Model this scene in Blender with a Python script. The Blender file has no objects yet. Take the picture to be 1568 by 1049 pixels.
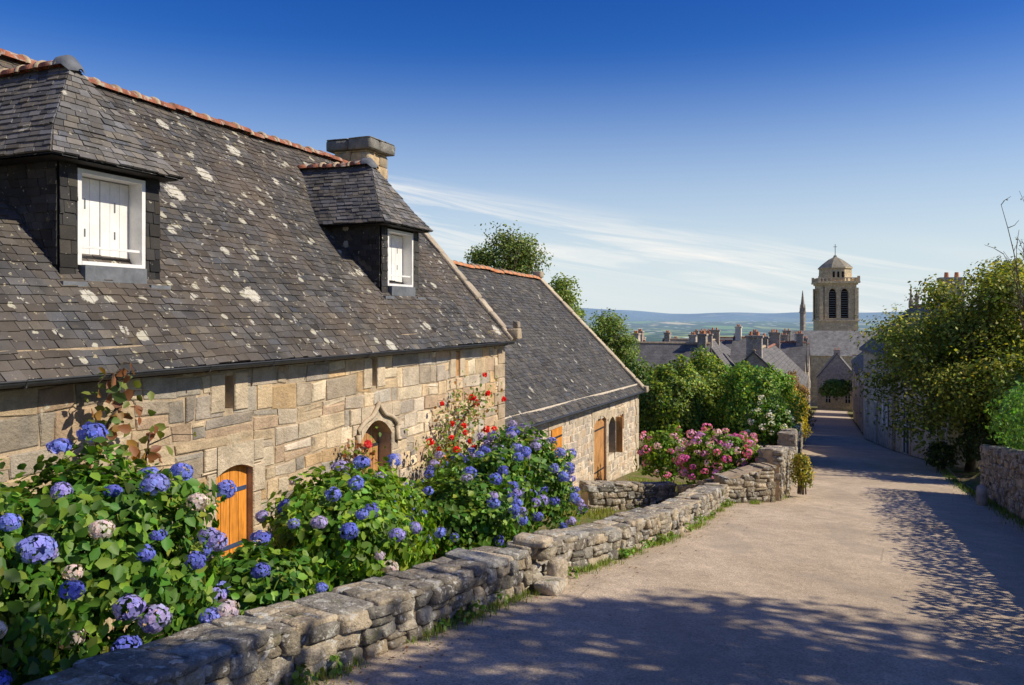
import bpy, bmesh, math, random
import numpy as np
from mathutils import Vector, Matrix, noise as mn
random.seed(7); RNG=np.random.default_rng(7)
A=math.atan(492/1220); C=math.cos(A); S=math.sin(A)
def W(t,q,z): return (-C*q+S*t, S*q+C*t, z)
def TQ(x,y): return (S*x+C*y, S*y-C*x)
def lerp(a,b,s): return a+(b-a)*s
def interp(t,pts):
    if t<=pts[0][0]: return pts[0][1]
    for (a,b),(c,d) in zip(pts,pts[1:]):
        if t<=c: return b+(d-b)*(t-a)/(c-a)
    return pts[-1][1]
def sm(x):
    x=max(0.,min(1.,x)); return x*x*(3-2*x)
def zr(t): return -1.9-.11*t if t<24 else -4.54-.09*(t-24)
EL=[(-40,3.3),(4.2,3.2),(7.35,2.78),(11.7,2.1),(16.1,1.9),(17.1,1.1),(30,1.2),(60,1.7),(110,2.0),(125,2.2)]
ER=[(-40,-3.2),(26,-3.3),(31,-3.5),(38,-2.3),(46,-1.5),(110,-1.5),(125,-2)]
def eL(t): return interp(t,EL)
def eR(t): return interp(t,ER)
def hgt(t,q):
    if t<170:
        z=zr(t)
        l=eL(t)
        f=1-sm((t-28)/10)
        if q>l+.3: z-=.45*sm((q-l-.3)/2.2)*f
        r=eR(t)
        if q<r-.3: z+=.9*sm((r-.3-q)/.5)*(1-sm((t-24)/4))
        return z
    z=-17.68-.11*(t-170)
    if z<-120: z=-120
    if t>6000:
        n=mn.noise(Vector((q/3500.,t/5000.,3.3)))
        n2=mn.noise(Vector((q/1300.,t/2500.,7.3)))
        z+=sm((t-7000)/3500)*(45+30*n2)+sm((t-11500)/4000)*(150+150*n+40*n2)
    else:
        z+=8*mn.noise(Vector((q/700.,t/700.,1)))*sm((t-1200)/800)
    return z

# ---------------------------------------------------------------- nodes
def newmat(name):
    m=bpy.data.materials.new(name); m.use_nodes=True
    nt=m.node_tree; nt.nodes.clear()
    return m,nt
class N:
    def __init__(s,nt): s.nt=nt
    def n(s,typ,ins=None,**kw):
        nd=s.nt.nodes.new(typ)
        for k,v in kw.items(): setattr(nd,k,v)
        if ins:
            for k,v in ins.items():
                if isinstance(v,bpy.types.NodeSocket): s.nt.links.new(v,nd.inputs[k])
                else: nd.inputs[k].default_value=v
        return nd
    def math(s,op,a,b=0.,c=None,clamp=False):
        d={0:a,1:b}
        if c is not None: d[2]=c
        return s.n('ShaderNodeMath',d,operation=op,use_clamp=clamp).outputs[0]
    def mix(s,f,a,b,bt='MIX'):
        nd=s.n('ShaderNodeMix',data_type='RGBA',blend_type=bt)
        for sock,v in ((nd.inputs[0],f),(nd.inputs[6],a),(nd.inputs[7],b)):
            if isinstance(v,bpy.types.NodeSocket): s.nt.links.new(v,sock)
            else: sock.default_value=v if not (isinstance(v,tuple) and len(v)==3) else (*v,1)
        return nd.outputs[2]
    def ramp(s,f,stops,interp='LINEAR'):
        nd=s.n('ShaderNodeValToRGB',{0:f}); cr=nd.color_ramp; cr.interpolation=interp
        while len(cr.elements)<len(stops): cr.elements.new(.5)
        for e,(p,c) in zip(cr.elements,stops):
            e.position=p; e.color=(c,c,c,1) if not isinstance(c,tuple) else (*c,1)
        return nd.outputs[0]
    def noise(s,vec,scale,detail=4,rough=.55,dist=0.):
        return s.n('ShaderNodeTexNoise',{'Vector':vec,'Scale':scale,'Detail':detail,'Roughness':rough,'Distortion':dist})
def surf(name,base=None,rough=.85,amt=.5,nscale=6,bscale=30,bump=.4,bdist=.02,lichens=(),spec=.3,broad=None,metal=0,blobs=()):
    """base None -> colour attribute 'Col'"""
    m,nt=newmat(name); g=N(nt)
    pos=g.n('ShaderNodeNewGeometry').outputs['Position']
    if base is None: col=g.n('ShaderNodeAttribute',attribute_name='Col').outputs['Color']
    else: col=g.n('ShaderNodeRGB').outputs[0]; col.default_value=(*base,1)
    n1=g.noise(pos,nscale,4,.6); k=g.ramp(n1.outputs[0],[(.3,1-amt),(.7,1+amt*.4)])
    col=g.mix(1.,col,k,'MULTIPLY')
    n3=g.noise(pos,bscale*1.7,2,.7); k3=g.ramp(n3.outputs[0],[(.3,1-amt*.6),(.65,1.)])
    col=g.mix(1.,col,k3,'MULTIPLY')
    if broad:
        nb=g.noise(pos,broad[0],3,.6); f=g.ramp(nb.outputs[0],[(broad[1],0.),(broad[2],broad[4] if len(broad)>4 else 1.)])
        col=g.mix(f,col,broad[3])
    for i,(sc,lo,hi,c) in enumerate(lichens):
        off=g.n('ShaderNodeVectorMath',{0:pos,1:(i*7.3+1,i*3.1,i*5.7)},operation='ADD').outputs[0]
        nl=g.noise(off,sc,4,.6,.3); f=g.ramp(nl.outputs[0],[(lo,0.),(hi,1.)])
        col=g.mix(f,col,c)
    if blobs:
        wob=g.noise(pos,22,3,.65).outputs[0]
        for i,(sc,thr,gain,c) in enumerate(blobs):
            off=g.n('ShaderNodeVectorMath',{0:pos,1:(i*4.3+2,i*6.1,i*2.7)},operation='ADD').outputs[0]
            vo=g.n('ShaderNodeTexVoronoi',{'Vector':off,'Scale':sc})
            cr=g.n('ShaderNodeSeparateColor',{0:vo.outputs['Color']}).outputs[0]
            r=g.math('MULTIPLY',g.math('SUBTRACT',cr,thr),gain)
            dd=g.math('ADD',vo.outputs['Distance'],g.math('MULTIPLY',g.math('SUBTRACT',wob,.5),.35))
            f=g.n('ShaderNodeMapRange',{'Value':g.math('SUBTRACT',r,dd),'From Min':0.,'From Max':.03},clamp=True).outputs[0]
            f=g.math('MULTIPLY',f,g.ramp(wob,[(.3,.5),(.5,1.)]))
            col=g.mix(f,col,c)
    b=g.noise(pos,bscale,5,.65)
    bp=g.n('ShaderNodeBump',{'Height':b.outputs[0],'Strength':bump,'Distance':bdist})
    p=g.n('ShaderNodeBsdfPrincipled',{'Base Color':col,'Roughness':rough,'Specular IOR Level':spec,'Metallic':metal,'Normal':bp.outputs[0]})
    o=g.n('ShaderNodeOutputMaterial',{0:p.outputs[0]})
    return m
def leafmat(name,trans=.3,rough=.5,spec=.35):
    m,nt=newmat(name); g=N(nt)
    col=g.n('ShaderNodeAttribute',attribute_name='Col').outputs['Color']
    p=g.n('ShaderNodeBsdfPrincipled',{'Base Color':col,'Roughness':rough,'Specular IOR Level':spec})
    tcol=g.mix(1.,col,(1.7,1.6,.6),'MULTIPLY')
    t=g.n('ShaderNodeBsdfTranslucent',{'Color':tcol})
    mx=g.n('ShaderNodeMixShader',{0:trans,1:p.outputs[0],2:t.outputs[0]})
    g.n('ShaderNodeOutputMaterial',{0:mx.outputs[0]})
    return m
M={}
M['stone']=surf('granite_block',None,.9,.34,5,28,.8,.03,lichens=[(9,.65,.72,(.5,.45,.34)),(5,.66,.76,(.22,.19,.14))],broad=(1.2,.48,.75,(.68,.5,.28),.3))
M['mortar']=surf('mortar',(.56,.43,.28),.95,.4,7,40,.6,.02)
M['dry']=surf('field_stone',None,.95,.5,8,22,1.,.05,lichens=[(9,.58,.62,(.58,.55,.47)),(17,.61,.65,(.62,.58,.49)),(4,.62,.72,(.16,.16,.06))])
M['shaft']=surf('chimney_stone',None,.9,.4,6,24,.7,.03,lichens=[(6,.58,.66,(.3,.3,.26))])
M['slate']=surf('slate',None,.78,.4,3,45,.35,.01,spec=.25,broad=(.8,.42,.68,(.16,.115,.075),.5),
    lichens=[(7.2,.65,.67,(.42,.39,.32)),(2.7,.64,.76,(.18,.14,.07)),(15,.65,.67,(.36,.31,.2))],
    blobs=[(1.7,.76,1.25,(.55,.51,.41)),(3.1,.74,1.4,(.5,.47,.38)),(6.,.72,1.5,(.44,.41,.31)),(1.1,.82,1.0,(.38,.32,.18))])
M['slate2']=surf('slate_aged',None,.78,.4,3,45,.35,.01,spec=.25,broad=(.9,.5,.75,(.14,.13,.10),.5),
    lichens=[(4,.66,.74,(.22,.2,.09)),(18,.66,.68,(.36,.33,.25))],blobs=[(4.1,.80,1.5,(.46,.43,.34)),(2.2,.86,1.1,(.4,.37,.26))])
M['tile']=surf('terracotta_ridge',(.42,.15,.08),.85,.45,6,40,.5,.02,lichens=[(8,.54,.62,(.4,.36,.29)),(5,.58,.68,(.16,.12,.08))])
M['tile2']=surf('terracotta_orange',(.7,.28,.12),.85,.3,6,40,.4,.02,lichens=[(8,.62,.7,(.55,.46,.36))])
M['metal']=surf('gutter_zinc',(.06,.062,.065),.5,.3,5,20,.1,.01,metal=.3)
M['lead']=surf('lead_sheet',(.18,.19,.2),.6,.3,4,12,.3,.02)
M['white']=surf('white_painted_wood',(.84,.82,.77),.5,.14,5,30,.08,.005)
M['darkwood']=surf('dark_wood',(.03,.026,.022),.7,.4,6,30,.3,.01)
M['void']=surf('dark_interior',(.015,.012,.01),.9)
M['glass']=surf('window_glass',(.03,.035,.045),.12,.2,2,4,.02,.01,spec=.6)
M['leaf']=leafmat('leaf',.35); M['petal']=leafmat('petal',.25,.7,.15)
M['bark']=surf('bark',(.15,.11,.075),.95,.5,5,25,.9,.04)
M['render']=surf('pale_render',(.7,.63,.51),.9,.2,1.5,20,.3,.02)
M['granite']=surf('dressed_granite',(.64,.51,.35),.9,.35,4,25,.5,.02,lichens=[(7,.64,.7,(.42,.38,.31))])
M['blue']=surf('blue_painted_iron',(.05,.08,.16),.6,.3)
def woodmat(name,c):
    m,nt=newmat(name); g=N(nt)
    pos=g.n('ShaderNodeNewGeometry').outputs['Position']
    mp=g.n('ShaderNodeVectorMath',{0:pos,1:(14,14,1.2)},operation='MULTIPLY').outputs[0]
    n1=g.noise(mp,2.2,5,.65,.6); k=g.ramp(n1.outputs[0],[(.3,.5),(.7,1.15)])
    n2=g.noise(pos,3,4,.6); 
    col=g.mix(1.,(*c,1),k,'MULTIPLY')
    col=g.mix(1.,col,g.ramp(n2.outputs[0],[(.3,.7),(.6,1.05)]),'MULTIPLY')
    bp=g.n('ShaderNodeBump',{'Height':n1.outputs[0],'Strength':.3,'Distance':.01})
    p=g.n('ShaderNodeBsdfPrincipled',{'Base Color':col,'Roughness':.6,'Normal':bp.outputs[0]})
    g.n('ShaderNodeOutputMaterial',{0:p.outputs[0]}); return m
M['orange']=woodmat('varnished_orange_wood',(.84,.32,.04))
M['brown']=woodmat('weathered_door_wood',(.68,.34,.12))
def rubble(name,c1,c2,mort,sc=2.6):
    m,nt=newmat(name); g=N(nt)
    pos=g.n('ShaderNodeNewGeometry').outputs['Position']
    v=g.n('ShaderNodeVectorMath',{0:pos,1:(1,1,1.8)},operation='MULTIPLY').outputs[0]
    vo=g.n('ShaderNodeTexVoronoi',{'Vector':v,'Scale':sc,'Randomness':.9})
    ve=g.n('ShaderNodeTexVoronoi',{'Vector':v,'Scale':sc,'Randomness':.9},feature='DISTANCE_TO_EDGE')
    f=g.ramp(vo.outputs['Color'],[(.1,0.),(.9,1.)])
    col=g.mix(f,c1,c2)
    n1=g.noise(pos,3,5,.6); col=g.mix(1.,col,g.ramp(n1.outputs[0],[(.3,.55),(.7,1.15)]),'MULTIPLY')
    e=g.ramp(ve.outputs[0],[(.02,0.),(.07,1.)])
    col=g.mix(e,mort,col)
    h=g.math('ADD',e,g.math('MULTIPLY',n1.outputs[0],.6))
    bp=g.n('ShaderNodeBump',{'Height':h,'Strength':.6,'Distance':.05})
    p=g.n('ShaderNodeBsdfPrincipled',{'Base Color':col,'Roughness':.9,'Normal':bp.outputs[0]})
    g.n('ShaderNodeOutputMaterial',{0:p.outputs[0]}); return m
M['rubble']=rubble('rubble_masonry',(.5,.41,.3),(.33,.28,.21),(.46,.38,.29))
M['rubblepale']=rubble('pale_rubble_masonry',(.64,.54,.41),(.48,.4,.31),(.64,.54,.41))
M['ashlar']=rubble('church_ashlar',(.76,.6,.36),(.58,.46,.28),(.54,.43,.28),1.1)
def roofmat(name,c):
    m,nt=newmat(name); g=N(nt)
    pos=g.n('ShaderNodeNewGeometry').outputs['Position']
    sx=g.n('ShaderNodeSeparateXYZ',{0:pos})
    w=g.n('ShaderNodeMath',{0:g.math('MULTIPLY',sx.outputs[2],5.)},operation='FRACT').outputs[0]
    n1=g.noise(pos,1.3,5,.65); n2=g.noise(pos,14,3,.6)
    col=g.mix(1.,(*c,1),g.ramp(n1.outputs[0],[(.3,.6),(.7,1.35)]),'MULTIPLY')
    col=g.mix(1.,col,g.ramp(n2.outputs[0],[(.35,.7),(.65,1.2)]),'MULTIPLY')
    col=g.mix(1.,col,g.ramp(w,[(0.,.55),(.2,1.)]),'MULTIPLY')
    bp=g.n('ShaderNodeBump',{'Height':w,'Strength':.5,'Distance':.03})
    p=g.n('ShaderNodeBsdfPrincipled',{'Base Color':col,'Roughness':.8,'Specular IOR Level':.15,'Normal':bp.outputs[0]})
    g.n('ShaderNodeOutputMaterial',{0:p.outputs[0]}); return m
M['roof']=roofmat('village_slate',(.175,.165,.155))
M['roofc']=roofmat('church_slate',(.28,.265,.24))
M['domer']=surf('mossy_lead_dome',(.34,.3,.22),.8,.4,2,10,.3,.03)

# ---------------------------------------------------------------- mesh helpers
class MB:
    def __init__(s): s.v=[]; s.f=[]; s.c=[]
    def add(s,vs,fs,col=(1,1,1)):
        o=len(s.v); s.v+= [tuple(v) for v in vs]; s.c+=[col]*len(vs)
        s.f+=[tuple(i+o for i in f) for f in fs]
    def box(s,t0,t1,q0,q1,z0,z1,col=(1,1,1),fn=W,zs=0):
        vs=[fn(t,q,z+(zs if t==t1 else 0)) for z in (z0,z1) for q in (q0,q1) for t in (t0,t1)]
        s.add(vs,[(0,2,3,1),(4,5,7,6),(0,1,5,4),(2,6,7,3),(0,4,6,2),(1,3,7,5)],col)
    def quad(s,a,b,c,d,col=(1,1,1)): s.add([a,b,c,d],[(0,1,2,3)],col)
    def tube(s,pts,rad,n=8,col=(1,1,1)):
        P=[Vector(p) for p in pts]; k=len(P); vs=[]
        for i,p in enumerate(P):
            d=(P[min(i+1,k-1)]-P[max(i-1,0)]).normalized()
            a=d.cross(Vector((0,0,1)) if abs(d.z)<.9 else Vector((1,0,0))).normalized(); b=d.cross(a)
            r=rad[i] if isinstance(rad,(list,tuple)) else rad
            vs+=[p+(a*math.cos(2*math.pi*j/n)+b*math.sin(2*math.pi*j/n))*r for j in range(n)]
        fs=[(i*n+j,i*n+(j+1)%n,(i+1)*n+(j+1)%n,(i+1)*n+j) for i in range(k-1) for j in range(n)]
        fs+=[tuple(range(n))[::-1],tuple((k-1)*n+j for j in range(n))]
        s.add(vs,fs,col)
    def obj(s,name,mat,parent=None,smooth=False):
        me=bpy.data.meshes.new(name); me.from_pydata(s.v,[],s.f)
        bm=bmesh.new(); bm.from_mesh(me); bmesh.ops.recalc_face_normals(bm,faces=bm.faces); bm.to_mesh(me); bm.free()
        at=me.color_attributes.new('Col','FLOAT_COLOR','POINT')
        c=np.ones((len(s.v),4),dtype=np.float32); c[:,:3]=np.array(s.c); at.data.foreach_set('color',c.ravel())
        me.materials.append(M[mat] if isinstance(mat,str) else mat)
        if smooth: me.polygons.foreach_set('use_smooth',[True]*len(me.polygons))
        o=bpy.data.objects.new(name,me); bpy.context.scene.collection.objects.link(o)
        if parent: o.parent=parent
        return o
def npobj(name,V,F,col,mat,parent=None,smooth=False):
    V=np.asarray(V,dtype=np.float32); F=np.asarray(F,dtype=np.int32); k=F.shape[1]
    me=bpy.data.meshes.new(name); me.vertices.add(len(V)); me.vertices.foreach_set('co',V.ravel())
    me.loops.add(F.size); me.loops.foreach_set('vertex_index',F.ravel())
    me.polygons.add(len(F)); me.polygons.foreach_set('loop_start',np.arange(0,F.size,k,dtype=np.int32))
    me.polygons.foreach_set('loop_total',np.full(len(F),k,dtype=np.int32))
    if smooth: me.polygons.foreach_set('use_smooth',np.ones(len(F),dtype=bool))
    me.update(calc_edges=True); me.validate()
    at=me.color_attributes.new('Col','FLOAT_COLOR','POINT')
    c=np.ones((len(V),4),dtype=np.float32); c[:,:3]=col; at.data.foreach_set('color',c.ravel())
    me.materials.append(M[mat]); o=bpy.data.objects.new(name,me); bpy.context.scene.collection.objects.link(o)
    if parent: o.parent=parent
    return o
def empty(name,loc=(0,0,0)):
    o=bpy.data.objects.new(name,None); bpy.context.scene.collection.objects.link(o); return o
def nrm(v): return v/np.maximum(np.linalg.norm(v,axis=1,keepdims=True),1e-9)
LEAF=np.array([(0,0,0),(.3,-.33,.07),(.68,-.26,.06),(1,0,-.06),(.68,.26,.06),(.3,.33,.07)])
LEAFF=np.array([(0,1,2,3),(0,3,4,5)])
RH=np.array([(0,0,0),(.5,-.32,.05),(1,0,0),(.5,.32,.05)]); RHF=np.array([(0,1,2,3)])
BL=np.array([(0,-.03,0),(0,.03,0),(.6,.02,.1),(1,0,.3)]); BLF=np.array([(0,1,2,3)])
def scatter(P,Nn,size,cols,tpl=LEAF,tf=LEAFF,droop=-.25,jit=.5,axis=None,wide=1.):
    n=len(P); Nn=nrm(Nn+RNG.normal(0,jit,(n,3)))
    ax=RNG.normal(0,1,(n,3)) if axis is None else axis+RNG.normal(0,.35,(n,3))
    ax[:,2]+=droop
    ax=nrm(ax-Nn*(ax*Nn).sum(1,keepdims=True)); bx=np.cross(Nn,ax)
    sz=np.asarray(size).reshape(-1,1,1) if np.ndim(size) else np.full((n,1,1),size)
    T=tpl[None]*sz
    V=P[:,None,:]+T[:,:,0:1]*ax[:,None]+T[:,:,1:2]*wide*bx[:,None]+T[:,:,2:3]*Nn[:,None]
    F=(tf[None]+(np.arange(n)*len(tpl))[:,None,None]).reshape(-1,4)
    return V.reshape(-1,3),F,np.repeat(cols,len(tpl),axis=0)
def join(parts):
    V=[];F=[];Cc=[];o=0
    for v,f,c in parts: V.append(v);F.append(f+o);Cc.append(c);o+=len(v)
    return np.concatenate(V),np.concatenate(F),np.concatenate(Cc)
def colvar(n,base,var=.3,hue=.15):
    b=np.array(base)[None]*(1+RNG.normal(0,var,(n,1))).clip(.35,1.9)
    return (b*(1+RNG.normal(0,hue,(n,3)))).clip(.002,.95)
def sph(n):
    return nrm(RNG.normal(0,1,(n,3)))
def lump(d,seed,f=2.2):
    return np.array([mn.noise(Vector((x*f+seed,y*f,z*f))) for x,y,z in d])

def bush(name,c,r,n,size,col,seed=0,parent=None,tpl=LEAF,tf=LEAFF,rough=.3,hollow=(.7,1.),stems=True,tipcol=None,tipp=.3):
    c=np.array(c);r=np.array(r)
    d=sph(n); d[:,2]=np.where(d[:,2]<-.55,-d[:,2],d[:,2])
    rad=1+rough*lump(d,seed)+.2*rough*lump(d,seed+5,7)
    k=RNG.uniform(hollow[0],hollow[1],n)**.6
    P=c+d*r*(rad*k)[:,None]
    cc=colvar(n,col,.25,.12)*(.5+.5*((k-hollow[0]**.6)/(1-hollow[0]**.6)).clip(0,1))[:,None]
    if tipcol is not None:
        ms=(RNG.random(n)<tipp)&(d[:,2]>-.2); cc[ms]=colvar(ms.sum(),tipcol,.2,.1)
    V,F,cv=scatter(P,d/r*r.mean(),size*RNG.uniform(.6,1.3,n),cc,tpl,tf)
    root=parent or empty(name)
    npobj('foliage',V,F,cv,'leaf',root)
    if stems:
        mb=MB()
        for i in range(14):
            dd=sph(1)[0]; dd[2]=abs(dd[2])+.3
            b=c-np.array([0,0,r[2]*.95]); e=c+dd*r*.65
            mb.tube([b+np.array([dd[0]*.1,dd[1]*.1,0]),(b+e)/2+np.array([0,0,.05]),e],[.018,.012,.006],5)
        mb.obj('stems','bark',root)
    return root,(c,r,seed,rough)
def heads(root,info,n,R,nf,cols,up=-.15,four=True,face=None):
    c,r,seed,rough=info
    parts=[]
    d=[]
    tries=0
    while len(d)<n and tries<8000:
        tries+=1
        x=sph(1)[0]
        if x[2]<up: continue
        if face is not None and np.dot(x,face)<-.35: continue
        if any(np.dot(x,y)>1-.9*(R/ r.mean())**2*2 for y in d): continue
        d.append(x)
    d=np.array(d); rad=1.0+rough*lump(d,seed)
    P=c+d*r*rad[:,None]*1.04
    for i,p in enumerate(P):
        RR=R*random.uniform(.65,1.2); m=nf
        s=sph(m); s=s[s@d[i]>-.55]; m=len(s)
        sq=np.array([random.uniform(.9,1.1),random.uniform(.9,1.1),random.uniform(.65,.9)])
        pos=p+s*RR*sq+RNG.normal(0,RR*.06,(m,3))
        base=np.array(random.choice(cols)); cc=(base*(1+RNG.normal(0,.16,(m,1)))*(1+RNG.normal(0,.06,(m,3)))).clip(.01,.95)
        if four:
            for k in range(4):
                if k==0:
                    a=RNG.normal(0,1,(m,3)); a2=nrm(a-s*(a*s).sum(1,keepdims=True))
                else: a2=np.cross(s,a2)
                V,F,cv=scatter(pos,s*4,RR*.27,cc,RH,RHF,0,.35,axis=a2*6,wide=1.5); parts.append((V,F,cv))
        else:
            parts.append(scatter(pos,s*3,RR*.6,cc,RH,RHF,0,.3,wide=1.6))
    V,F,cv=join(parts); npobj('flower_heads',V,F,cv,'petal',root)

def tree(name,base,clen,trunk_r,crown_c,crown_r,nclump,leaves,lsize,col,seed=1,clr=.32,tpl=RH,tf=RHF,tip=None,open_=.35,low=-.6):
    random.seed(seed)
    root=empty(name); base=np.array(base); cc=np.array(crown_c); cr=np.array(crown_r)
    mb=MB(); top=base+(cc-base)*.75
    fork=base+(cc-base)*.35+np.array([.1,.05,0])
    mb.tube([base-np.array([0,0,.3]),base+(fork-base)*.5+RNG.normal(0,.05,3),fork,top],[trunk_r*1.3,trunk_r,trunk_r*.8,trunk_r*.35],9)
    parts=[]
    for i in range(nclump):
        d=sph(1)[0]; k=random.uniform(open_,1)**.5
        if d[2]<low: d[2]*=-.6
        cen=cc+d*cr*k
        st=fork+(top-fork)*random.uniform(0,1)
        mid=(st+cen)/2+np.array([random.uniform(-.2,.2),random.uniform(-.2,.2),-.12*np.linalg.norm(cen-st)])
        mb.tube([st,mid,cen],[trunk_r*.35,trunk_r*.2,trunk_r*.05],5)
        for j in range(3):
            e=cen+sph(1)[0]*cr.mean()*clr*.8
            mb.tube([mid,(mid+e)/2+RNG.normal(0,.04,3),e],[trunk_r*.14,trunk_r*.08,.008],4)
        m=leaves//nclump; rr=cr.mean()*clr*random.uniform(.6,1.25)
        dd=sph(m); kk=RNG.random(m)**.45
        P=cen+dd*kk[:,None]*rr*np.array([1.15,1.15,.85])*(1+.6*lump(dd,i*3.1,1.9))[:,None]
        b=np.array(col)*random.uniform(.7,1.3)
        cv=colvar(m,b,.22,.1)
        if tip is not None:
            ms=(RNG.random(m)<.45)&(dd[:,2]>-.1); cv[ms]=colvar(ms.sum(),tip,.15,.08)
        parts.append(scatter(P,dd+np.array([0,0,.5]),lsize*RNG.uniform(.6,1.3,m),cv,tpl,tf,-.2,.6))
    mb.obj('trunk_and_limbs','bark',root,True)
    V,F,c=join(parts); npobj('foliage',V,F,c,'leaf',root)
    return root

# stones
bm=bmesh.new(); bmesh.ops.create_cube(bm,size=2); bmesh.ops.subdivide_edges(bm,edges=bm.edges[:],cuts=3,use_grid_fill=True)
ST0=np.array([v.co[:] for v in bm.verts]); STF=np.array([[v.index for v in f.verts] for f in bm.faces]); bm.free()
ST0=np.sign(ST0)*np.where(np.abs(ST0)<.75,np.abs(ST0)*1.5,np.abs(ST0))
def stones_obj(name,lst,mat,parent=None,rough=.16,p=7,fine=.035,smooth=False):
    """lst: (center, ax, ay, az, hx,hy,hz, color)"""
    ST=ST0/((np.abs(ST0)**p).sum(1)**(1/p))[:,None]
    Vs=[];Cs=[]
    for k,(c,ax,ay,az,hx,hy,hz,col) in enumerate(lst):
        jit=RNG.normal(0,rough,(8,3)); T=ST.copy()
        w=[(1+sx*T[:,0:1])/2*(1+sy*T[:,1:2])/2*(1+sz*T[:,2:3])/2 for sx in(-1,1) for sy in(-1,1) for sz in(-1,1)]
        dsp=sum(w[i]*jit[i] for i in range(8))
        T=T+dsp+RNG.normal(0,fine,T.shape)
        V=np.array(c)+T[:,0:1]*hx*np.array(ax)+T[:,1:2]*hy*np.array(ay)+T[:,2:3]*hz*np.array(az)
        Vs.append(V); Cs.append(np.repeat(np.array([col]),len(V),axis=0))
    n=len(ST); V=np.concatenate(Vs); Cc=np.concatenate(Cs)
    F=(STF[None]+(np.arange(len(lst))*n)[:,None,None]).reshape(-1,4)
    return npobj(name,V,F,Cc,mat,parent,smooth)
DRYC=[(.42,.36,.27),(.35,.3,.23),(.52,.43,.3),(.3,.27,.22),(.58,.47,.32),(.39,.33,.23),(.48,.38,.25),(.42,.39,.33)]
def drywall(name,path,height,thick=.45,seed=0,gf=None,side=1,rowh=.13,lmax=.38,tone=1.):
    """path: (t,q) along the road-side foot; thickness goes to +q*side"""
    random.seed(seed); root=empty(name)
    pts=[np.array(p,float) for p in path]; lst=[]; caps=[]
    core=MB()
    for a,b in zip(pts,pts[1:]):
        L=np.linalg.norm(b-a); d=(b-a)/L; nq=np.array([-d[1],d[0]])*side
        def G(s):
            p=a+d*s; return gf(p[0],p[1])
        def H(s):
            p=a+d*s
            return (height(s/L) if callable(height) else height)+.05*mn.noise(Vector((p[0]*.8,p[1]*.8,seed)))
        def pt(s,o,z): p=a+d*s+nq*o; return np.array(W(p[0],p[1],z))
        ns=max(1,int(L/.6))
        for i in range(ns):
            s0=L*i/ns; s1=L*(i+1)/ns
            v=[pt(s,o,G(s)+zz) for s in (s0,s1) for o in (.035,thick-.035) for zz in (-.5,H(s)-.035)]
            core.add(v,[(0,1,3,2),(4,6,7,5),(0,4,5,1),(2,3,7,6),(1,5,7,3),(0,2,6,4)],(.3,.24,.17))
        hh=max(H(0),H(L)); rows=max(1,round((hh-.05)/rowh))
        for face in (0,1):
            for r in range(rows):
                s=random.uniform(-.05,.1)
                while s<L-.05:
                    l=random.uniform(.1,lmax); l=min(l,L-s+.03); h=H(s)
                    rh=(h-.045)/rows; zc=G(s+l/2)+rh*(r+.5)+random.uniform(-.015,.015); hz=rh*.5*random.uniform(.92,1.12)
                    dep=random.uniform(.09,.12); o=dep*.78+random.uniform(-.015,.02) if face==0 else thick-dep*.78+random.uniform(-.02,.015)
                    c=pt(s+l/2,o,zc); ax=pt(1,0,G(1))-pt(0,0,G(0)); ax=ax/np.linalg.norm(ax)
                    az=np.array([random.uniform(-.05,.05),random.uniform(-.05,.05),1.]); ay=np.cross(az,ax)
                    col=np.array(random.choice(DRYC))*random.uniform(.75,1.25)*tone
                    if l>.2 and random.random()<.35:
                        for sg in (-1,1): lst.append((c+az*sg*hz*.5,ax,ay,az,l*.5*1.0,dep,hz*.5,col*random.uniform(.8,1.2)))
                    else: lst.append((c,ax,ay,az,l*.5*1.0,dep,hz,col))
                    s+=l
        s=0
        while s<L-.05:
            l=random.uniform(.14,.4); l=min(l,L-s+.03); h=H(s)
            cut=random.choice([0,1,1,2,2]); ax=pt(1,0,G(1))-pt(0,0,G(0)); ax=ax/np.linalg.norm(ax)
            cs=[0,1] if not cut else ([0,random.uniform(.35,.65),1] if cut==1 else [0,.3,.68,1])
            for u0,u1 in zip(cs,cs[1:]):
                az=np.array([random.uniform(-.04,.04),random.uniform(-.04,.04),1.]); ay=np.cross(az,ax)
                col=np.array(random.choice(DRYC))*random.uniform(.9,1.35)*tone
                caps.append((pt(s+l/2,thick*(u0+u1)/2+random.uniform(-.012,.012),G(s+l/2)+h-.035+random.uniform(-.014,.01)),ax,ay,az,l*.5*1.02,thick*(u1-u0)*.53,random.uniform(.026,.042),col))
            s+=l
    core.obj('wall_core','mortar',root); stones_obj('wall_stones',lst,'dry',root,.14,8,.035); stones_obj('cap_stones',caps,'dry',root,.12,9,.03)
    return root

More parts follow.
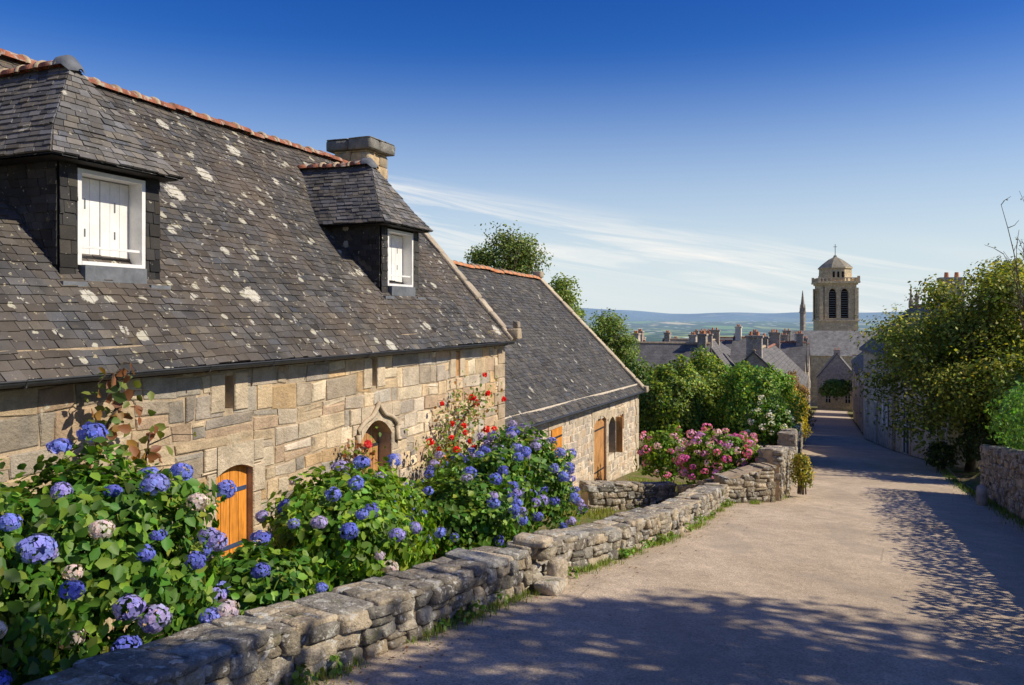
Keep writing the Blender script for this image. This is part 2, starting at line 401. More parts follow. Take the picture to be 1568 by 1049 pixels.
def slates(mb,B0,B1,T0,T1,out,exp=.14,wid=.2,th=.011,tone=.085,var=.25,sag=0.):
    B0,B1,T0,T1=[Vector(p) for p in (B0,B1,T0,T1)]
    sl=max((T0-B0).length,(T1-B1).length); rows=max(2,round(sl/exp))
    nn=((B1-B0)+(T1-T0)).cross((T0-B0)+(T1-B1)).normalized()
    if nn.dot(Vector(out))<0: nn=-nn
    def dp(p): return p+nn*(sag*(mn.noise(p*.55)+.3*mn.noise(p*1.7))) if sag else p
    o=nn*(.02+sag*1.7)
    mb.quad(B0-o,B1-o,T1-o,T0-o,(tone*.5,)*3)
    for i in range(rows):
        s0=i/rows; s1=min(1,(i+1.6)/rows)
        a0=B0.lerp(T0,s0); a1=B1.lerp(T1,s0); b0=B0.lerp(T0,s1); b1=B1.lerp(T1,s1)
        L=(a1-a0).length
        if L<.03: continue
        x=-random.random()*wid
        while x<L-.001:
            w=wid*random.uniform(.65,1.3); f0=max(0,x+.003)/L; f1=min(L,x+w-.003)/L; x+=w
            if f1-f0<.01/L: continue
            j=random.uniform(-.012,.012)/sl; l0=th*random.uniform(1.5,2.8); l1=l0*random.uniform(.8,1.2)
            up=(T0-B0)*j
            if random.random()<.02: up=up-(T0-B0)*(.03/sl)
            p0=dp(a0.lerp(a1,f0)+up); p1=dp(a0.lerp(a1,f1)+up); q0=dp(b0.lerp(b1,f0)); q1=dp(b0.lerp(b1,f1))
            k=tone*max(.45,random.gauss(1,var)); w2=random.gauss(0,.05)
            c=(k*(1.06+w2),k*(.99+w2*.2),k*(.91-w2))
            if random.random()<.06: c=(k*1.5,k*1.32,k*1.05)
            mb.add([p0+nn*l0,p1+nn*l1,q1+nn*.003,q0+nn*.003,p0,p1],[(0,1,2,3),(4,5,1,0),(4,0,3),(5,2,1)],c)
def ridge_tiles(name,p0,p1,mat,parent,r=.12,ln=.34):
    p0=Vector(p0);p1=Vector(p1);L=(p1-p0).length;n=max(1,round(L/ln)); d=(p1-p0)/L
    s=d.cross(Vector((0,0,1))).normalized(); mb=MB(); mo=MB()
    for i in range(n):
        w0=Vector((0,0,.03*mn.noise(Vector((i*.35,1,2)))+random.uniform(-.012,.012)))
        a=p0+d*(L*i/n); b=p0+d*(L*(i+1)/n-.01); dz=w0
        vs=[]
        for P,rr in ((a,r*1.06),(b,r)):
            for k in range(9):
                th=math.pi*k/8; vs.append(P+dz+s*math.cos(th)*rr+Vector((0,0,math.sin(th)*rr*.8-.06)))
        fs=[(k,k+1,k+10,k+9) for k in range(8)]+[tuple(range(9)),tuple(range(9,18))[::-1]]
        mb.add(vs,fs)
        if random.random()<.8:
            vs=[]
            for off,rr in ((-.03,r*.9),(-.02,r*1.2),(.03,r*1.15),(.045,r*.9)):
                for k in range(9):
                    th=math.pi*k/8; vs.append(a+dz+d*off+s*math.cos(th)*rr+Vector((0,0,math.sin(th)*rr*.85-.06)))
            mo.add(vs,[(m*9+k,m*9+k+1,m*9+k+10,m*9+k+9) for m in range(3) for k in range(8)])
    mb.obj(name,mat,parent,True); mo.obj(name+'_mortar','mortar',parent,True)

def masonry(root,t0,t1,q,zlo,zhi,ops,pal,tag='facade',zslope=0,hr=(.13,.3),wr=(.15,.55),mort='mortar'):
    """road-facing wall on plane q (outward = -q). ops: (ta,tb,za,zb)"""
    def top(t): return zhi+zslope*(t-t0)
    ts=sorted(set([t0,t1]+[x for o in ops for x in o[:2]])); zs=sorted(set([zlo,zhi+min(0,zslope*(t1-t0))]+[x for o in ops for x in o[2:4]]))
    mb=MB()
    for a,b in zip(ts,ts[1:]):
        for i,(c,d) in enumerate(zip(zs,zs[1:])):
            m=((a+b)/2,(c+d)/2)
            if any(o[0]<m[0]<o[1] and o[2]<m[1]<o[3] for o in ops): continue
            mb.quad(W(a,q,c),W(b,q,c),W(b,q,d),W(a,q,d))
    mb.quad(W(t0,q,zs[-1]),W(t1,q,zs[-1]),W(t1,q,top(t1)+.1),W(t0,q,top(t0)+.1))
    mb.obj(tag+'_mortar',mort,root)
    rv=MB()
    for ta,tb,za,zb in ops:
        d=q+.32
        rv.quad(W(ta,q,za),W(ta,d,za),W(ta,d,zb),W(ta,q,zb)); rv.quad(W(tb,q,za),W(tb,q,zb),W(tb,d,zb),W(tb,d,za))
        rv.quad(W(ta,q,zb),W(ta,d,zb),W(tb,d,zb),W(tb,q,zb)); rv.quad(W(ta,q,za),W(tb,q,za),W(tb,d,za),W(ta,d,za))
    if ops: rv.obj(tag+'_reveals','granite',root)
    bk=MB(); z=zhi
    zz=[zhi]
    while z>zlo:
        h=random.uniform(*hr); z-=h; zz.append(z)
    for z1,z0 in zip(zz,zz[1:]):
        ex=[(o[0],o[1]) for o in ops if z0<o[3]-.02 and z1>o[2]+.02]
        t=t0
        while t<t1-.02:
            w=random.uniform(*wr)
            if random.random()<.15: w*=1.5
            if t+w>t1-.12: w=t1-t
            spans=[(t,t+w)]
            for a,b in ex:
                ns=[]
                for x,y in spans:
                    if y<=a or x>=b: ns.append((x,y)); continue
                    if x<a: ns.append((x,a))
                    if y>b: ns.append((b,y))
                spans=ns
            split=random.random()<.3 and (z1-z0)>.2
            fr_=random.uniform(.35,.65)
            for x,y in spans:
                if y-x<.06: continue
                zm=lerp(z0,z1,fr_)
                for (za,zb) in ([(z0,z1)] if not split else [(z0,zm),(zm,z1)]):
                    g=.006; j=lambda s=.02: random.uniform(-s,s)
                    wv=lambda a,b: .07*mn.noise(Vector((a*.8,b*.8,5.)))+zslope*(a-t0)
                    A_=[(x+g+j(),za+g+j()+wv(x,za)),(y-g+j(),za+g+j()+wv(y,za)),(y-g+j(),zb-g+j()+wv(y,zb)),(x+g+j(),zb-g+j()+wv(x,zb))]
                    bv=random.uniform(.008,.02); o=[(bv,bv),(-bv,bv),(-bv,-bv),(bv,-bv)]
                    pr=random.uniform(.006,.022)
                    outer=[W(a,q+.004,b) for a,b in A_]
                    mid=[W(a+p[0]*.25,q-pr*.6+j(.004),b+p[1]*.25) for (a,b),p in zip(A_,o)]
                    inn=[W(a+p[0],q-pr+j(.006),b+p[1]) for (a,b),p in zip(A_,o)]
                    c=pal(x,zb)
                    bk.add(outer+mid+inn,[(8,9,10,11)]+[(k,(k+1)%4,4+(k+1)%4,4+k) for k in range(4)]+[(4+k,4+(k+1)%4,8+(k+1)%4,8+k) for k in range(4)],c)
            t+=w
    bk.obj(tag+'_stones','stone',root)
def dressed(mb,t0,t1,z0,z1,q,pr=.045,c=None):
    c=c or tuple(np.array((.68,.55,.38))*random.uniform(.85,1.12)); b=.012
    o=[W(a,q+.01,z) for a,z in ((t0,z0),(t1,z0),(t1,z1),(t0,z1))]
    m=[W(a,q-pr+b,z) for a,z in ((t0,z0),(t1,z0),(t1,z1),(t0,z1))]
    i=[W(a,q-pr,z) for a,z in ((t0+b,z0+b),(t1-b,z0+b),(t1-b,z1-b),(t0+b,z1-b))]
    mb.add(o+m+i,[(8,9,10,11)]+[(k,(k+1)%4,4+(k+1)%4,4+k) for k in range(4)]+[(4+k,4+(k+1)%4,8+(k+1)%4,8+k) for k in range(4)],c)
def surround(mb,ta,tb,za,zb,q,w=.16,lint=.26,arch=0.):
    z=za; i=0
    while z<zb-.02:
        h=min(random.uniform(.28,.42),zb-z); e=w*(1.5 if i%2 else 1)
        dressed(mb,ta-e,ta-.001,z,z+h-.008,q,.032); dressed(mb,tb+.001,tb+w*(1 if i%2 else 1.5),z,z+h-.008,q,.032); z+=h; i+=1
    if arch<=0:
        dressed(mb,ta-w*1.3,tb+w*1.3,zb,zb+lint,q,.036)
    else:
        n=12; c=(.68,.55,.38)
        for k in range(n):
            x0=lerp(ta,tb,k/n); x1=lerp(ta,tb,(k+1)/n)
            f=lambda x: zb-arch*((2*(x-ta)/(tb-ta)-1)**2)
            P=[(x0,f(x0)),(x1,f(x1)),(x1,zb+lint),(x0,zb+lint)]
            mb.add([W(a,q-.036,z) for a,z in P]+[W(a,q+.2,z) for a,z in P],[(0,1,2,3),(0,4,5,1),(3,2,6,7)],c)
        dressed(mb,ta-w*1.3,ta-.001,zb,zb+lint,q,.036); dressed(mb,tb+.001,tb+w*1.3,zb,zb+lint,q,.036)
def planks(root,name,ta,tb,za,zb,q,mat,n=5,hinge=None,batten=False):
    mb=MB(); w=(tb-ta)/n
    for k in range(n): mb.box(ta+w*k+.004,ta+w*(k+1)-.004,q,q+.035+random.uniform(0,.004),za,zb)
    mb.obj(name,mat,root)
    b=MB(); b.box(ta,tb,q+.03,q+.06,za,zb); b.obj(name+'_backing','void',root)
    if hinge:
        h=MB()
        for z in hinge: h.box(ta+.02,tb-.02,q-.012,q-.001,z,z+.045)
        h.obj(name+'_strap_hinges',"metal" if not batten else 'blue',root)

# ================================================================ TERRAIN
def geo(a,b,r):
    o=[];x=a
    while x<b: o.append(x); x*=r
    o.append(b); return o
tl=list(np.arange(-40,48,1.0))+list(np.arange(48,170,4.))+geo(170,24000,1.05)
qp=list(np.arange(0,12,.25))+list(np.arange(12,40,2.))+geo(40,24000,1.07)
ql=[-x for x in qp[::-1]][:-1]+qp
V=[]
for t in tl:
    for q in ql:
        z=hgt(t,q)-.03
        if -38<t<40 and q>eL(t)+.3 and q<12: z+=.04*mn.noise(Vector((t*1.5,q*1.5,0)))
        V.append(W(t,q,z))
nq=len(ql)
F=[(i*nq+j,i*nq+j+1,(i+1)*nq+j+1,(i+1)*nq+j) for i in range(len(tl)-1) for j in range(nq-1)]
m,nt=newmat('ground_and_fields'); g=N(nt)
pos=g.n('ShaderNodeNewGeometry').outputs['Position']
dist=g.n('ShaderNodeVectorMath',{0:pos},operation='LENGTH').outputs['Value']
n1=g.noise(pos,1.3,5,.7); n2=g.noise(pos,9,4,.7)
near=g.mix(g.ramp(n1.outputs[0],[(.42,0.),(.6,1.)]),(.26,.2,.12),(.14,.18,.04))
near=g.mix(1.,near,g.ramp(n2.outputs[0],[(.3,.55),(.7,1.25)]),'MULTIPLY')
sc=g.n('ShaderNodeVectorMath',{0:pos,1:(.0019,.0008,0)},operation='MULTIPLY').outputs[0]
nd=g.noise(sc,.8,2,.5)
sc2=g.n('ShaderNodeVectorMath',{0:sc,1:nd.outputs['Color']},operation='ADD').outputs[0]
vo=g.n('ShaderNodeTexVoronoi',{'Vector':sc2,'Scale':1.})
ve=g.n('ShaderNodeTexVoronoi',{'Vector':sc2,'Scale':1.},feature='DISTANCE_TO_EDGE')
sp=g.n('ShaderNodeSeparateColor',{0:vo.outputs['Color']})
fld=g.ramp(sp.outputs[0],[(0.,(.07,.17,.03)),(.3,(.16,.32,.05)),(.55,(.32,.4,.09)),(.78,(.8,.66,.33)),(.9,(.05,.13,.03))],'CONSTANT')
hed=g.ramp(ve.outputs[0],[(.03,0.),(.08,1.)])
fld=g.mix(hed,(.02,.06,.015),fld)
wd=g.noise(sc,1.1,4,.6); fld=g.mix(g.ramp(wd.outputs[0],[(.49,0.),(.55,1.)]),fld,(.02,.07,.02))
vs_=g.n('ShaderNodeTexVoronoi',{'Vector':g.n('ShaderNodeVectorMath',{0:pos,1:(.009,.003,0)},operation='MULTIPLY').outputs[0],'Scale':1.})
town=g.noise(sc,.6,2,.5)
tw=g.math('MULTIPLY',g.ramp(vs_.outputs['Distance'],[(.16,1.),(.26,0.)]),g.ramp(town.outputs[0],[(.46,0.),(.52,1.)]))
fld=g.mix(tw,fld,(.9,.88,.8))
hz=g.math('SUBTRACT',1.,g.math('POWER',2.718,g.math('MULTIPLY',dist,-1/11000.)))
fld=g.mix(hz,fld,(.31,.42,.52))  # aerial haze painted into the field colour, growing with distance
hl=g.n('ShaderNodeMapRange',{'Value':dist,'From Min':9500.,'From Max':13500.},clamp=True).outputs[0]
fld=g.mix(g.math('MULTIPLY',hl,.8),fld,(.22,.33,.44))  # extra blue haze painted onto the far hills' colour
fd=g.n('ShaderNodeMapRange',{'Value':dist,'From Min':200.,'From Max':600.}).outputs[0]
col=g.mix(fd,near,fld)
bp=g.n('ShaderNodeBump',{'Height':n2.outputs[0],'Strength':.6,'Distance':.05})
p=g.n('ShaderNodeBsdfPrincipled',{'Base Color':col,'Roughness':.95,'Specular IOR Level':.0,'Normal':bp.outputs[0]})
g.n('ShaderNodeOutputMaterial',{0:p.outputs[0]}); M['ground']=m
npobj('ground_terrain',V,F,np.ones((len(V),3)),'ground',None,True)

# road
m,nt=newmat('worn_asphalt'); g=N(nt)
pos=g.n('ShaderNodeNewGeometry').outputs['Position']
n0=g.noise(pos,.45,4,.6,.4); n1=g.noise(pos,4,5,.7); n2=g.noise(pos,120,2,.6); vg=g.n('ShaderNodeTexVoronoi',{'Vector':pos,'Scale':70.})
col=g.mix(g.ramp(n0.outputs[0],[(.35,0.),(.65,1.)]),(.52,.405,.28),(.67,.53,.375))
col=g.mix(1.,col,g.ramp(n1.outputs[0],[(.3,.76),(.7,1.08)]),'MULTIPLY')
col=g.mix(1.,col,g.ramp(vg.outputs['Color'],[(.0,.64),(.8,1.16)]),'MULTIPLY')
sq=g.noise(g.n('ShaderNodeVectorMath',{0:pos,1:(.9,.35,1)},operation='MULTIPLY').outputs[0],1.1,3,.5,.8)
col=g.mix(g.ramp(sq.outputs[0],[(.56,0.),(.61,.4)]),col,(.38,.31,.23))
sq2=g.noise(pos,1.9,5,.7,.5); col=g.mix(g.ramp(sq2.outputs[0],[(.6,0.),(.72,.45)]),col,(.34,.28,.2))
vc=g.n('ShaderNodeTexVoronoi',{'Vector':g.n('ShaderNodeVectorMath',{0:pos,1:g.math('MULTIPLY',n1.outputs[0],.5)},operation='ADD').outputs[0],'Scale':.7},feature='DISTANCE_TO_EDGE')
crk=g.math('MULTIPLY',g.ramp(vc.outputs[0],[(.003,1.),(.010,0.)]),g.ramp(n0.outputs[0],[(.48,0.),(.6,.55)]))
col=g.mix(crk,col,(.24,.19,.13))
edge=g.n('ShaderNodeAttribute',attribute_name='Col').outputs['Color']
sepc=g.n('ShaderNodeSeparateColor',{0:edge})
ef=g.math('SUBTRACT',g.math('ADD',sepc.outputs[0],g.math('MULTIPLY',n1.outputs[0],.7)),.75,clamp=True)
col=g.mix(ef,col,(.28,.22,.14))
h=g.math('ADD',g.math('MULTIPLY',vg.outputs['Distance'],1.),n2.outputs[0])
bp=g.n('ShaderNodeBump',{'Height':h,'Strength':.5,'Distance':.008})
p=g.n('ShaderNodeBsdfPrincipled',{'Base Color':col,'Roughness':.88,'Specular IOR Level':.2,'Normal':bp.outputs[0]})
g.n('ShaderNodeOutputMaterial',{0:p.outputs[0]}); M['road']=m
V=[];F=[];cc=[]
tr=list(np.arange(-40,60,.5))+list(np.arange(60,126,2.)); K=24
for t in tr:
    l=eL(t)+.12; r=eR(t)-.12
    for k in range(K+1):
        f=k/K; q=lerp(l,r,f); e=max(0,1-min(f,1-f)*10)
        V.append(W(t,q,zr(t)+.012*mn.noise(Vector((t*.8,q*.8,2)))-.015*e)); cc.append((e,e,e))
F=[(i*(K+1)+j,i*(K+1)+j+1,(i+1)*(K+1)+j+1,(i+1)*(K+1)+j) for i in range(len(tr)-1) for j in range(K)]
npobj('road',V,F,np.array(cc),'road',None,True)

# ================================================================ HOUSE 1
random.seed(11)
house=empty('stone_house')
RZ0=-.46; RS=(3.12-RZ0)/3.25
def roofz(q): return RZ0+RS*(q-6.05)
def roofq(z): return 6.05+(z-RZ0)/RS
HL=-3.0; HR=14.9
def pal1(t,z):
    base=random.choice([(.68,.51,.31),(.6,.46,.29),(.74,.58,.37),(.5,.41,.3),(.46,.39,.31),(.78,.64,.44),(.62,.42,.22),(.4,.35,.28),(.7,.53,.33),(.56,.4,.26),(.7,.58,.43),(.52,.46,.37)])
    k=random.uniform(.82,1.15)*lerp(.8,1.14,sm((t-5)/6))
    return tuple(np.array(base)*k)
D0,D1=9.62,10.46; DC=(D0+D1)/2
ops1=[(6.79,7.37,-2.75,-1.66),(D0,D1,-3.75,-1.52),(12.2,12.8,-3.15,-2.2),(6.92,7.07,-1.03,-.66),(9.92,10.06,-1.02,-.62),(12.68,12.84,-1.06,-.62),(2.6,3.4,-2.6,-1.6)]
masonry(house,HL,HR,6.2,-4.4,-.38,ops1,pal1)
sb=MB()
surround(sb,6.79,7.37,-2.75,-1.66,6.2,.14,.24,.08)
surround(sb,D0,D1,-3.75,-1.52,6.2,.2,.22,.24)
surround(sb,12.2,12.8,-3.15,-2.2,6.2,.14,.22)
surround(sb,2.6,3.4,-2.6,-1.6,6.2,.14,.22)
for a,b,c,d in ops1[3:6]: dressed(sb,a-.22,a-.001,c-.02,d+.03,6.2,.03); dressed(sb,b+.001,b+.22,c-.02,d+.03,6.2,.03)
z=-4.2; i=0
while z<-.5:
    h=random.uniform(.26,.36); dressed(sb,HR-(.32 if i%2 else .5),HR+.02,z,min(z+h-.01,-.38),6.2,.035,tuple(np.array((.6,.46,.3))*random.uniform(.8,1.15))); z+=h;i+=1
sb.obj('dressed_stone_surrounds','stone',house)
og=MB(); pts=[]; cx=DC
for k in range(33):
    x=-1+2*k/32; ax=abs(x)
    z=-1.68+.24*math.sqrt(max(0,1-ax**2))+ (.17*(1-ax/.42)**1.8 if ax<.42 else 0)
    pts.append(W(cx+x*.54,6.14,z))
og.tube(pts,.034,7); og.tube([W(cx-.54,6.14,-1.66),W(cx-.54,6.14,-1.86),W(cx-.6,6.13,-1.87)],.04,7); og.tube([W(cx+.54,6.14,-1.66),W(cx+.54,6.14,-1.86),W(cx+.6,6.13,-1.87)],.04,7)
og.obj('ogee_door_moulding','granite',house,True)
planks(house,'orange_shutter',6.8,7.36,-2.75,-1.66,6.26,'orange',4,[-1.98,-2.6],True)
planks(house,'front_door',D0+.01,D1-.01,-3.75,-1.52,6.4,'brown',5,[-1.95,-3.1])
planks(house,'orange_shutter_small',12.21,12.79,-3.15,-2.2,6.28,'orange',4,[-2.4,-3.0])
planks(house,'side_shutter',2.61,3.39,-2.6,-1.6,6.28,'orange',5,[-1.8,-2.4])
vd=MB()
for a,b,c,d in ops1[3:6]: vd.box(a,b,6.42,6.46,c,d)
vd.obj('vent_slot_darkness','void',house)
wv=MB(); wv.box(12.69,12.83,6.2,6.3,-1.06,-.64); wv.obj('vent_board','brown',house)
ow=MB()
for t in (HL,HR):
    ow.add([W(t,6.2,-4.4),W(t,12.4,-4.4),W(t,12.4,-.45),W(t,9.3,3.0),W(t,6.2,-.45)],[(0,1,2,3,4)])
ow.quad(W(HL,12.4,-4.4),W(HR,12.4,-4.4),W(HR,12.4,-.4),W(HL,12.4,-.4))
ow.obj('gable_and_rear_walls','rubble',house)
rf=MB()
slates(rf,W(HL,6.0,roofz(6.0)),W(HR-.04,6.0,roofz(6.0)),W(HL,9.3,3.12),W(HR-.04,9.3,3.12),(0.7,-.3,.6),.105,.15,.009,.095,.22,.05)
rf.obj('front_slate_roof','slate',house)
rb=MB(); rb.quad(W(HL,12.6,-.55),W(HR,12.6,-.55),W(HR,9.3,3.1),W(HL,9.3,3.1)); rb.obj('rear_slate_roof','roof',house)
ridge_tiles('ridge_tiles',W(HL,9.3,3.17),W(14.0,9.3,3.17),'tile',house)
cp=[]
dz=Vector(W(0,9.3,3.12))-Vector(W(0,6.0,roofz(6.0))); L=dz.length; dz.normalize(); s=0
tv=Vector((S,C,0)); nv=dz.cross(tv).normalized()
while s<L:
    l=random.uniform(.3,.55); p=Vector(W(HR+.02,6.0,roofz(6.0)))+dz*(s+l/2)+nv*(.03 if nv.z>0 else -.03)
    cp.append((np.array(p),np.array(dz),np.array(tv),np.array(nv),l*.5,.12,.05,np.array((.52,.43,.31))*random.uniform(.75,1.2))); s+=l
p=Vector(W(HR+.05,5.98,-.36)); cp.append((np.array(p),np.array((C,-S,0)),np.array(tv),np.array((0,0,1)),.13,.12,.11,(.55,.43,.28)))
p=Vector(W(HR+.1,5.95,-.17)); cp.append((np.array(p),np.array((C,-S,0)),np.array(tv),np.array((0,0,1)),.06,.07,.07,(.4,.34,.26)))
stones_obj('gable_coping',cp,'stone',house,.07,9,.02)
gt=MB(); vs=[];nn=8
for t in (HL,HR-.1):
    for k in range(nn+1):
        th=math.pi*k/nn; vs.append(W(t,5.955+math.cos(th)*.05,roofz(6.0)+.0-math.sin(th)*.05))
gt.add(vs,[(k,k+1,nn+2+k,nn+1+k) for k in range(nn)])
for i in range(18):
    t=HL+.4+i; gt.tube([W(t,5.90,roofz(6)+.01),W(t,5.91,roofz(6)-.05),W(t,5.955,roofz(6)-.06),W(t,6.02,roofz(6)-.05),W(t,6.1,roofz(6))],.009,5)
gt.tube([W(HL,5.905,roofz(6)+.002),W(HR-.1,5.905,roofz(6)+.002)],.010,6)
gt.obj('gutter','metal',house)
sf=MB(); sf.quad(W(HL,6.0,roofz(6)-.03),W(HR,6.0,roofz(6)-.03),W(HR,6.21,roofz(6.2)-.03),W(HL,6.21,roofz(6.2)-.03)); sf.obj('eaves_soffit','darkwood',house)
ch=[]; random.seed(5)
def blockshaft(lst,t0,t1,q0,q1,z0,z1,cols):
    z=z0;i=0
    while z<z1-.02:
        h=min(random.uniform(.2,.3),z1-z)
        for (a,b,c,d) in ((t0,t0+(t1-t0)*(.6 if i%2 else .4),q0,(q0+q1)/2),(t0+(t1-t0)*(.6 if i%2 else .4),t1,q0,(q0+q1)/2),(t0,t1,(q0+q1)/2,q1)):
            lst.append((np.array(W((a+b)/2,(c+d)/2,z+h/2)),np.array((S,C,0)),np.array((C,-S,0)),np.array((0,0,1)),(b-a)/2,(d-c)/2,h/2,np.array(random.choice(cols))*random.uniform(.8,1.15)))
        z+=h;i+=1
gc=[(.6,.44,.25),(.5,.39,.25),(.42,.35,.26)]
cc_=[(.28,.26,.22),(.23,.22,.19)]
blockshaft(ch,14.1,14.88,8.88,9.72,2.4,3.44,gc)
blockshaft(ch,13.98,14.98,8.75,9.85,3.44,3.68,cc_)
stones_obj('chimney_stack',ch,'shaft',house,.035,16,.015)
cf=MB(); cf.box(14.14,14.84,8.92,9.68,2.2,3.5); cf.obj('chimney_core','rubble',house)
ch2=[]; blockshaft(ch2,-1.0,-.1,8.8,9.8,2.4,3.8,gc); stones_obj('chimney_stack_far',ch2,'shaft',house,.035,16,.015)

def dormer(parent,t0,t1,tag):
    d=empty(tag); d.parent=parent
    qf=6.83; zt=1.50; zb=roofz(qf); cx=(t0+t1)/2
    mb=MB()
    qb=roofq(zt)
    slates(mb,W(t0,qf,zb),W(t0,qf+.01,zb),W(t0,qf,zt),W(t0,qb,zt),(-S,-C,0),.11,.15,.008,.06)
    slates(mb,W(t1,qf,zb),W(t1,qf+.01,zb),W(t1,qf,zt),W(t1,qb,zt),(S,C,0),.11,.15,.008,.06)
    for a,b in ((t0,t0+.19),(t1-.19,t1)):
        slates(mb,W(a,qf-.02,zb-.05),W(b,qf-.02,zb-.05),W(a,qf-.02,zt),W(b,qf-.02,zt),(C,-S,0),.13,.19,.009,.045)
    mb.obj('slate_hung_cheeks','slate2',d)
    cr=MB(); cr.box(t0+.01,t0+.18,qf,qf+.15,zb-.1,zt); cr.box(t1-.18,t1-.01,qf,qf+.15,zb-.1,zt); cr.box(t0,t1,qf+.02,qf+.2,zt-.06,zt); cr.obj('jamb_posts','darkwood',d)
    a=t0+.195;b=t1-.195; wb=zb+.10
    wm=MB()
    wm.box(a,a+.045,qf-.03,qf+.2,wb,zt-.06); wm.box(b-.045,b,qf-.03,qf+.2,wb,zt-.06); wm.box(a+.045,b-.045,qf-.03,qf+.2,zt-.1,zt-.06)
    wm.box(a+.045,b-.045,qf-.035,qf+.18,wb,wb+.04)
    mid=(a+b)/2
    for x0,x1 in ((a+.05,mid-.004),(mid+.004,b-.05)):
        n=3
        for k in range(n):
            u0=lerp(x0,x1,k/n)+.002; u1=lerp(x0,x1,(k+1)/n)-.002
            wm.box(u0,u1,qf+.155,qf+.18,wb+.05,zt-.11)
    wm.box(a+.045,b-.045,qf+.0,qf+.03,wb+.17,wb+.195)
    wm.obj('white_window_frame_and_shutters','white',d)
    sl=MB()
    for x0,x1 in ((a+.05,mid),(mid,b-.05)):
        c=(x0+x1)/2
        sl.box(c-.008,c+.008,qf+.15,qf+.158,wb+.3,wb+.38); sl.box(c-.008,c+.008,qf+.15,qf+.158,zt-.42,zt-.32)
    sl.obj('shutter_slots','lead',d)
    st=MB(); 
    for x0,x1 in ((t0-.05,t0+.22),(t1-.22,t1+.05)):
        st.box(x0,x1,qf-.14,qf+.02,zb-.12,zb-.07)
    st.box(t0+.23,t1-.23,qf-.09,qf+.1,zb-.06,wb,(1,1,1)); st.obj('sill_flashing','lead',d)
    z0=zt; z1=zt+.32; z2=2.62
    r0=(t0-.25,t1+.12,qf-.24); r1=(t0-.02,t1-.08,qf+.03); rq=7.38
    rm=MB()
    o0=[(r0[0],r0[2]),(r0[1],r0[2])]; o1=[(r1[0],r1[2]),(r1[1],r1[2])]
    outF=(C,-S,.5); outL=(-S,-C,.5); outR=(S,C,.5)
    E=(.105,.15,.009)
    slates(rm,W(*o0[0],z0),W(*o0[1],z0),W(*o1[0],z1),W(*o1[1],z1),outF,*E,.16)
    slates(rm,W(r0[0],roofq(z0)+.05,z0),W(*o0[0],z0),W(r1[0],roofq(z1)+.05,z1),W(*o1[0],z1),outL,*E,.15)
    slates(rm,W(*o0[1],z0),W(r0[1],roofq(z0)+.05,z0),W(*o1[1],z1),W(r1[1],roofq(z1)+.05,z1),outR,*E,.15)
    slates(rm,W(*o1[0],z1),W(*o1[1],z1),W(cx-.02,rq,z2),W(cx+.02,rq,z2),outF,*E,.16)
    slates(rm,W(r1[0],roofq(z1)+.05,z1),W(*o1[0],z1),W(cx,roofq(z2)+.05,z2),W(cx,rq,z2),outL,*E,.15)
    slates(rm,W(*o1[1],z1),W(r1[1],roofq(z1)+.05,z1),W(cx,rq,z2),W(cx,roofq(z2)+.05,z2),outR,*E,.15)
    rm.obj('dormer_slate_roof','slate2',d)
    so=MB(); so.add([W(r0[0]+.02,r0[2]+.02,z0-.025),W(r0[1]-.02,r0[2]+.02,z0-.025),W(r0[1]-.02,roofq(z0),z0-.025),W(r0[0]+.02,roofq(z0),z0-.025)],[(0,1,2,3)])
    so.obj('dormer_soffit','darkwood',d)
    ridge_tiles('dormer_ridge_tiles',W(cx,rq+.12,z2+.05),W(cx,roofq(z2)+.1,z2+.05),'tile',d,.1,.3)
    le=MB(); vs=[]
    for off,rr in ((.14,.12),(.02,.12),(-.07,.10),(-.13,.03)):
        for k in range(9):
            th=math.pi*k/8; vs.append(W(cx+math.cos(th)*rr,rq+off,z2-.01-(0 if off>0 else .07)+math.sin(th)*rr))
    le.add(vs,[(m*9+k,m*9+k+1,m*9+k+10,m*9+k+9) for m in range(3) for k in range(8)]); le.obj('lead_ridge_cap','lead',d,True)
dormer(house,5.40,6.61,'dormer_window')
dormer(house,11.2,12.45,'dormer_window')

# ================================================================ HOUSE 2
random.seed(21)
h2=empty('stone_cottage')
a0=HR+.03; a1=27.1; ez0=-2.28; ez1=-2.52; sl=(ez1-ez0)/(a1-a0)
def pal2(t,z):
    base=random.choice([(.8,.65,.47),(.74,.6,.45),(.82,.7,.54),(.64,.54,.41),(.74,.56,.38),(.56,.48,.39)])
    return tuple(np.array(base)*random.uniform(.85,1.1))
M['mortar2']=surf('pale_mortar',(.8,.68,.52),.95,.25,7,40,.5,.02)
ops2=[(17.9,18.7,-3.62,-2.72),(21.6,22.9,-5.1,-2.88),(23.15,23.9,-4.2,-3.05),(24.5,25.0,-3.6,-3.05)]
masonry(h2,a0,a1,6.25,-6.3,ez0+.1,ops2,pal2,'facade',sl,(.1,.22),(.12,.38),'mortar2')
sb=MB()
surround(sb,*ops2[0],6.25,.12,.2); surround(sb,*ops2[1],6.25,.16,.2,.18); surround(sb,*ops2[2],6.25,.13,.2,.2); surround(sb,*ops2[3],6.25,.1,.15)
z=-6; i=0
while z<ez1:
    h=random.uniform(.24,.34); dressed(sb,a1-(.3 if i%2 else .46),a1+.02,z,min(z+h-.01,ez1+.05),6.25,.035); z+=h;i+=1
sb.obj('dressed_stone_surrounds','stone',h2)
planks(h2,'orange_shutter',17.92,18.68,-3.62,-2.72,6.2,'orange',5,[-2.95,-3.45])
planks(h2,'plank_door',21.62,22.88,-5.1,-2.88,6.3,'brown',7,[-3.3,-4.5])
vd=MB(); vd.box(23.15,23.9,6.5,6.53,-4.2,-3.05); vd.obj('niche_darkness','void',h2)
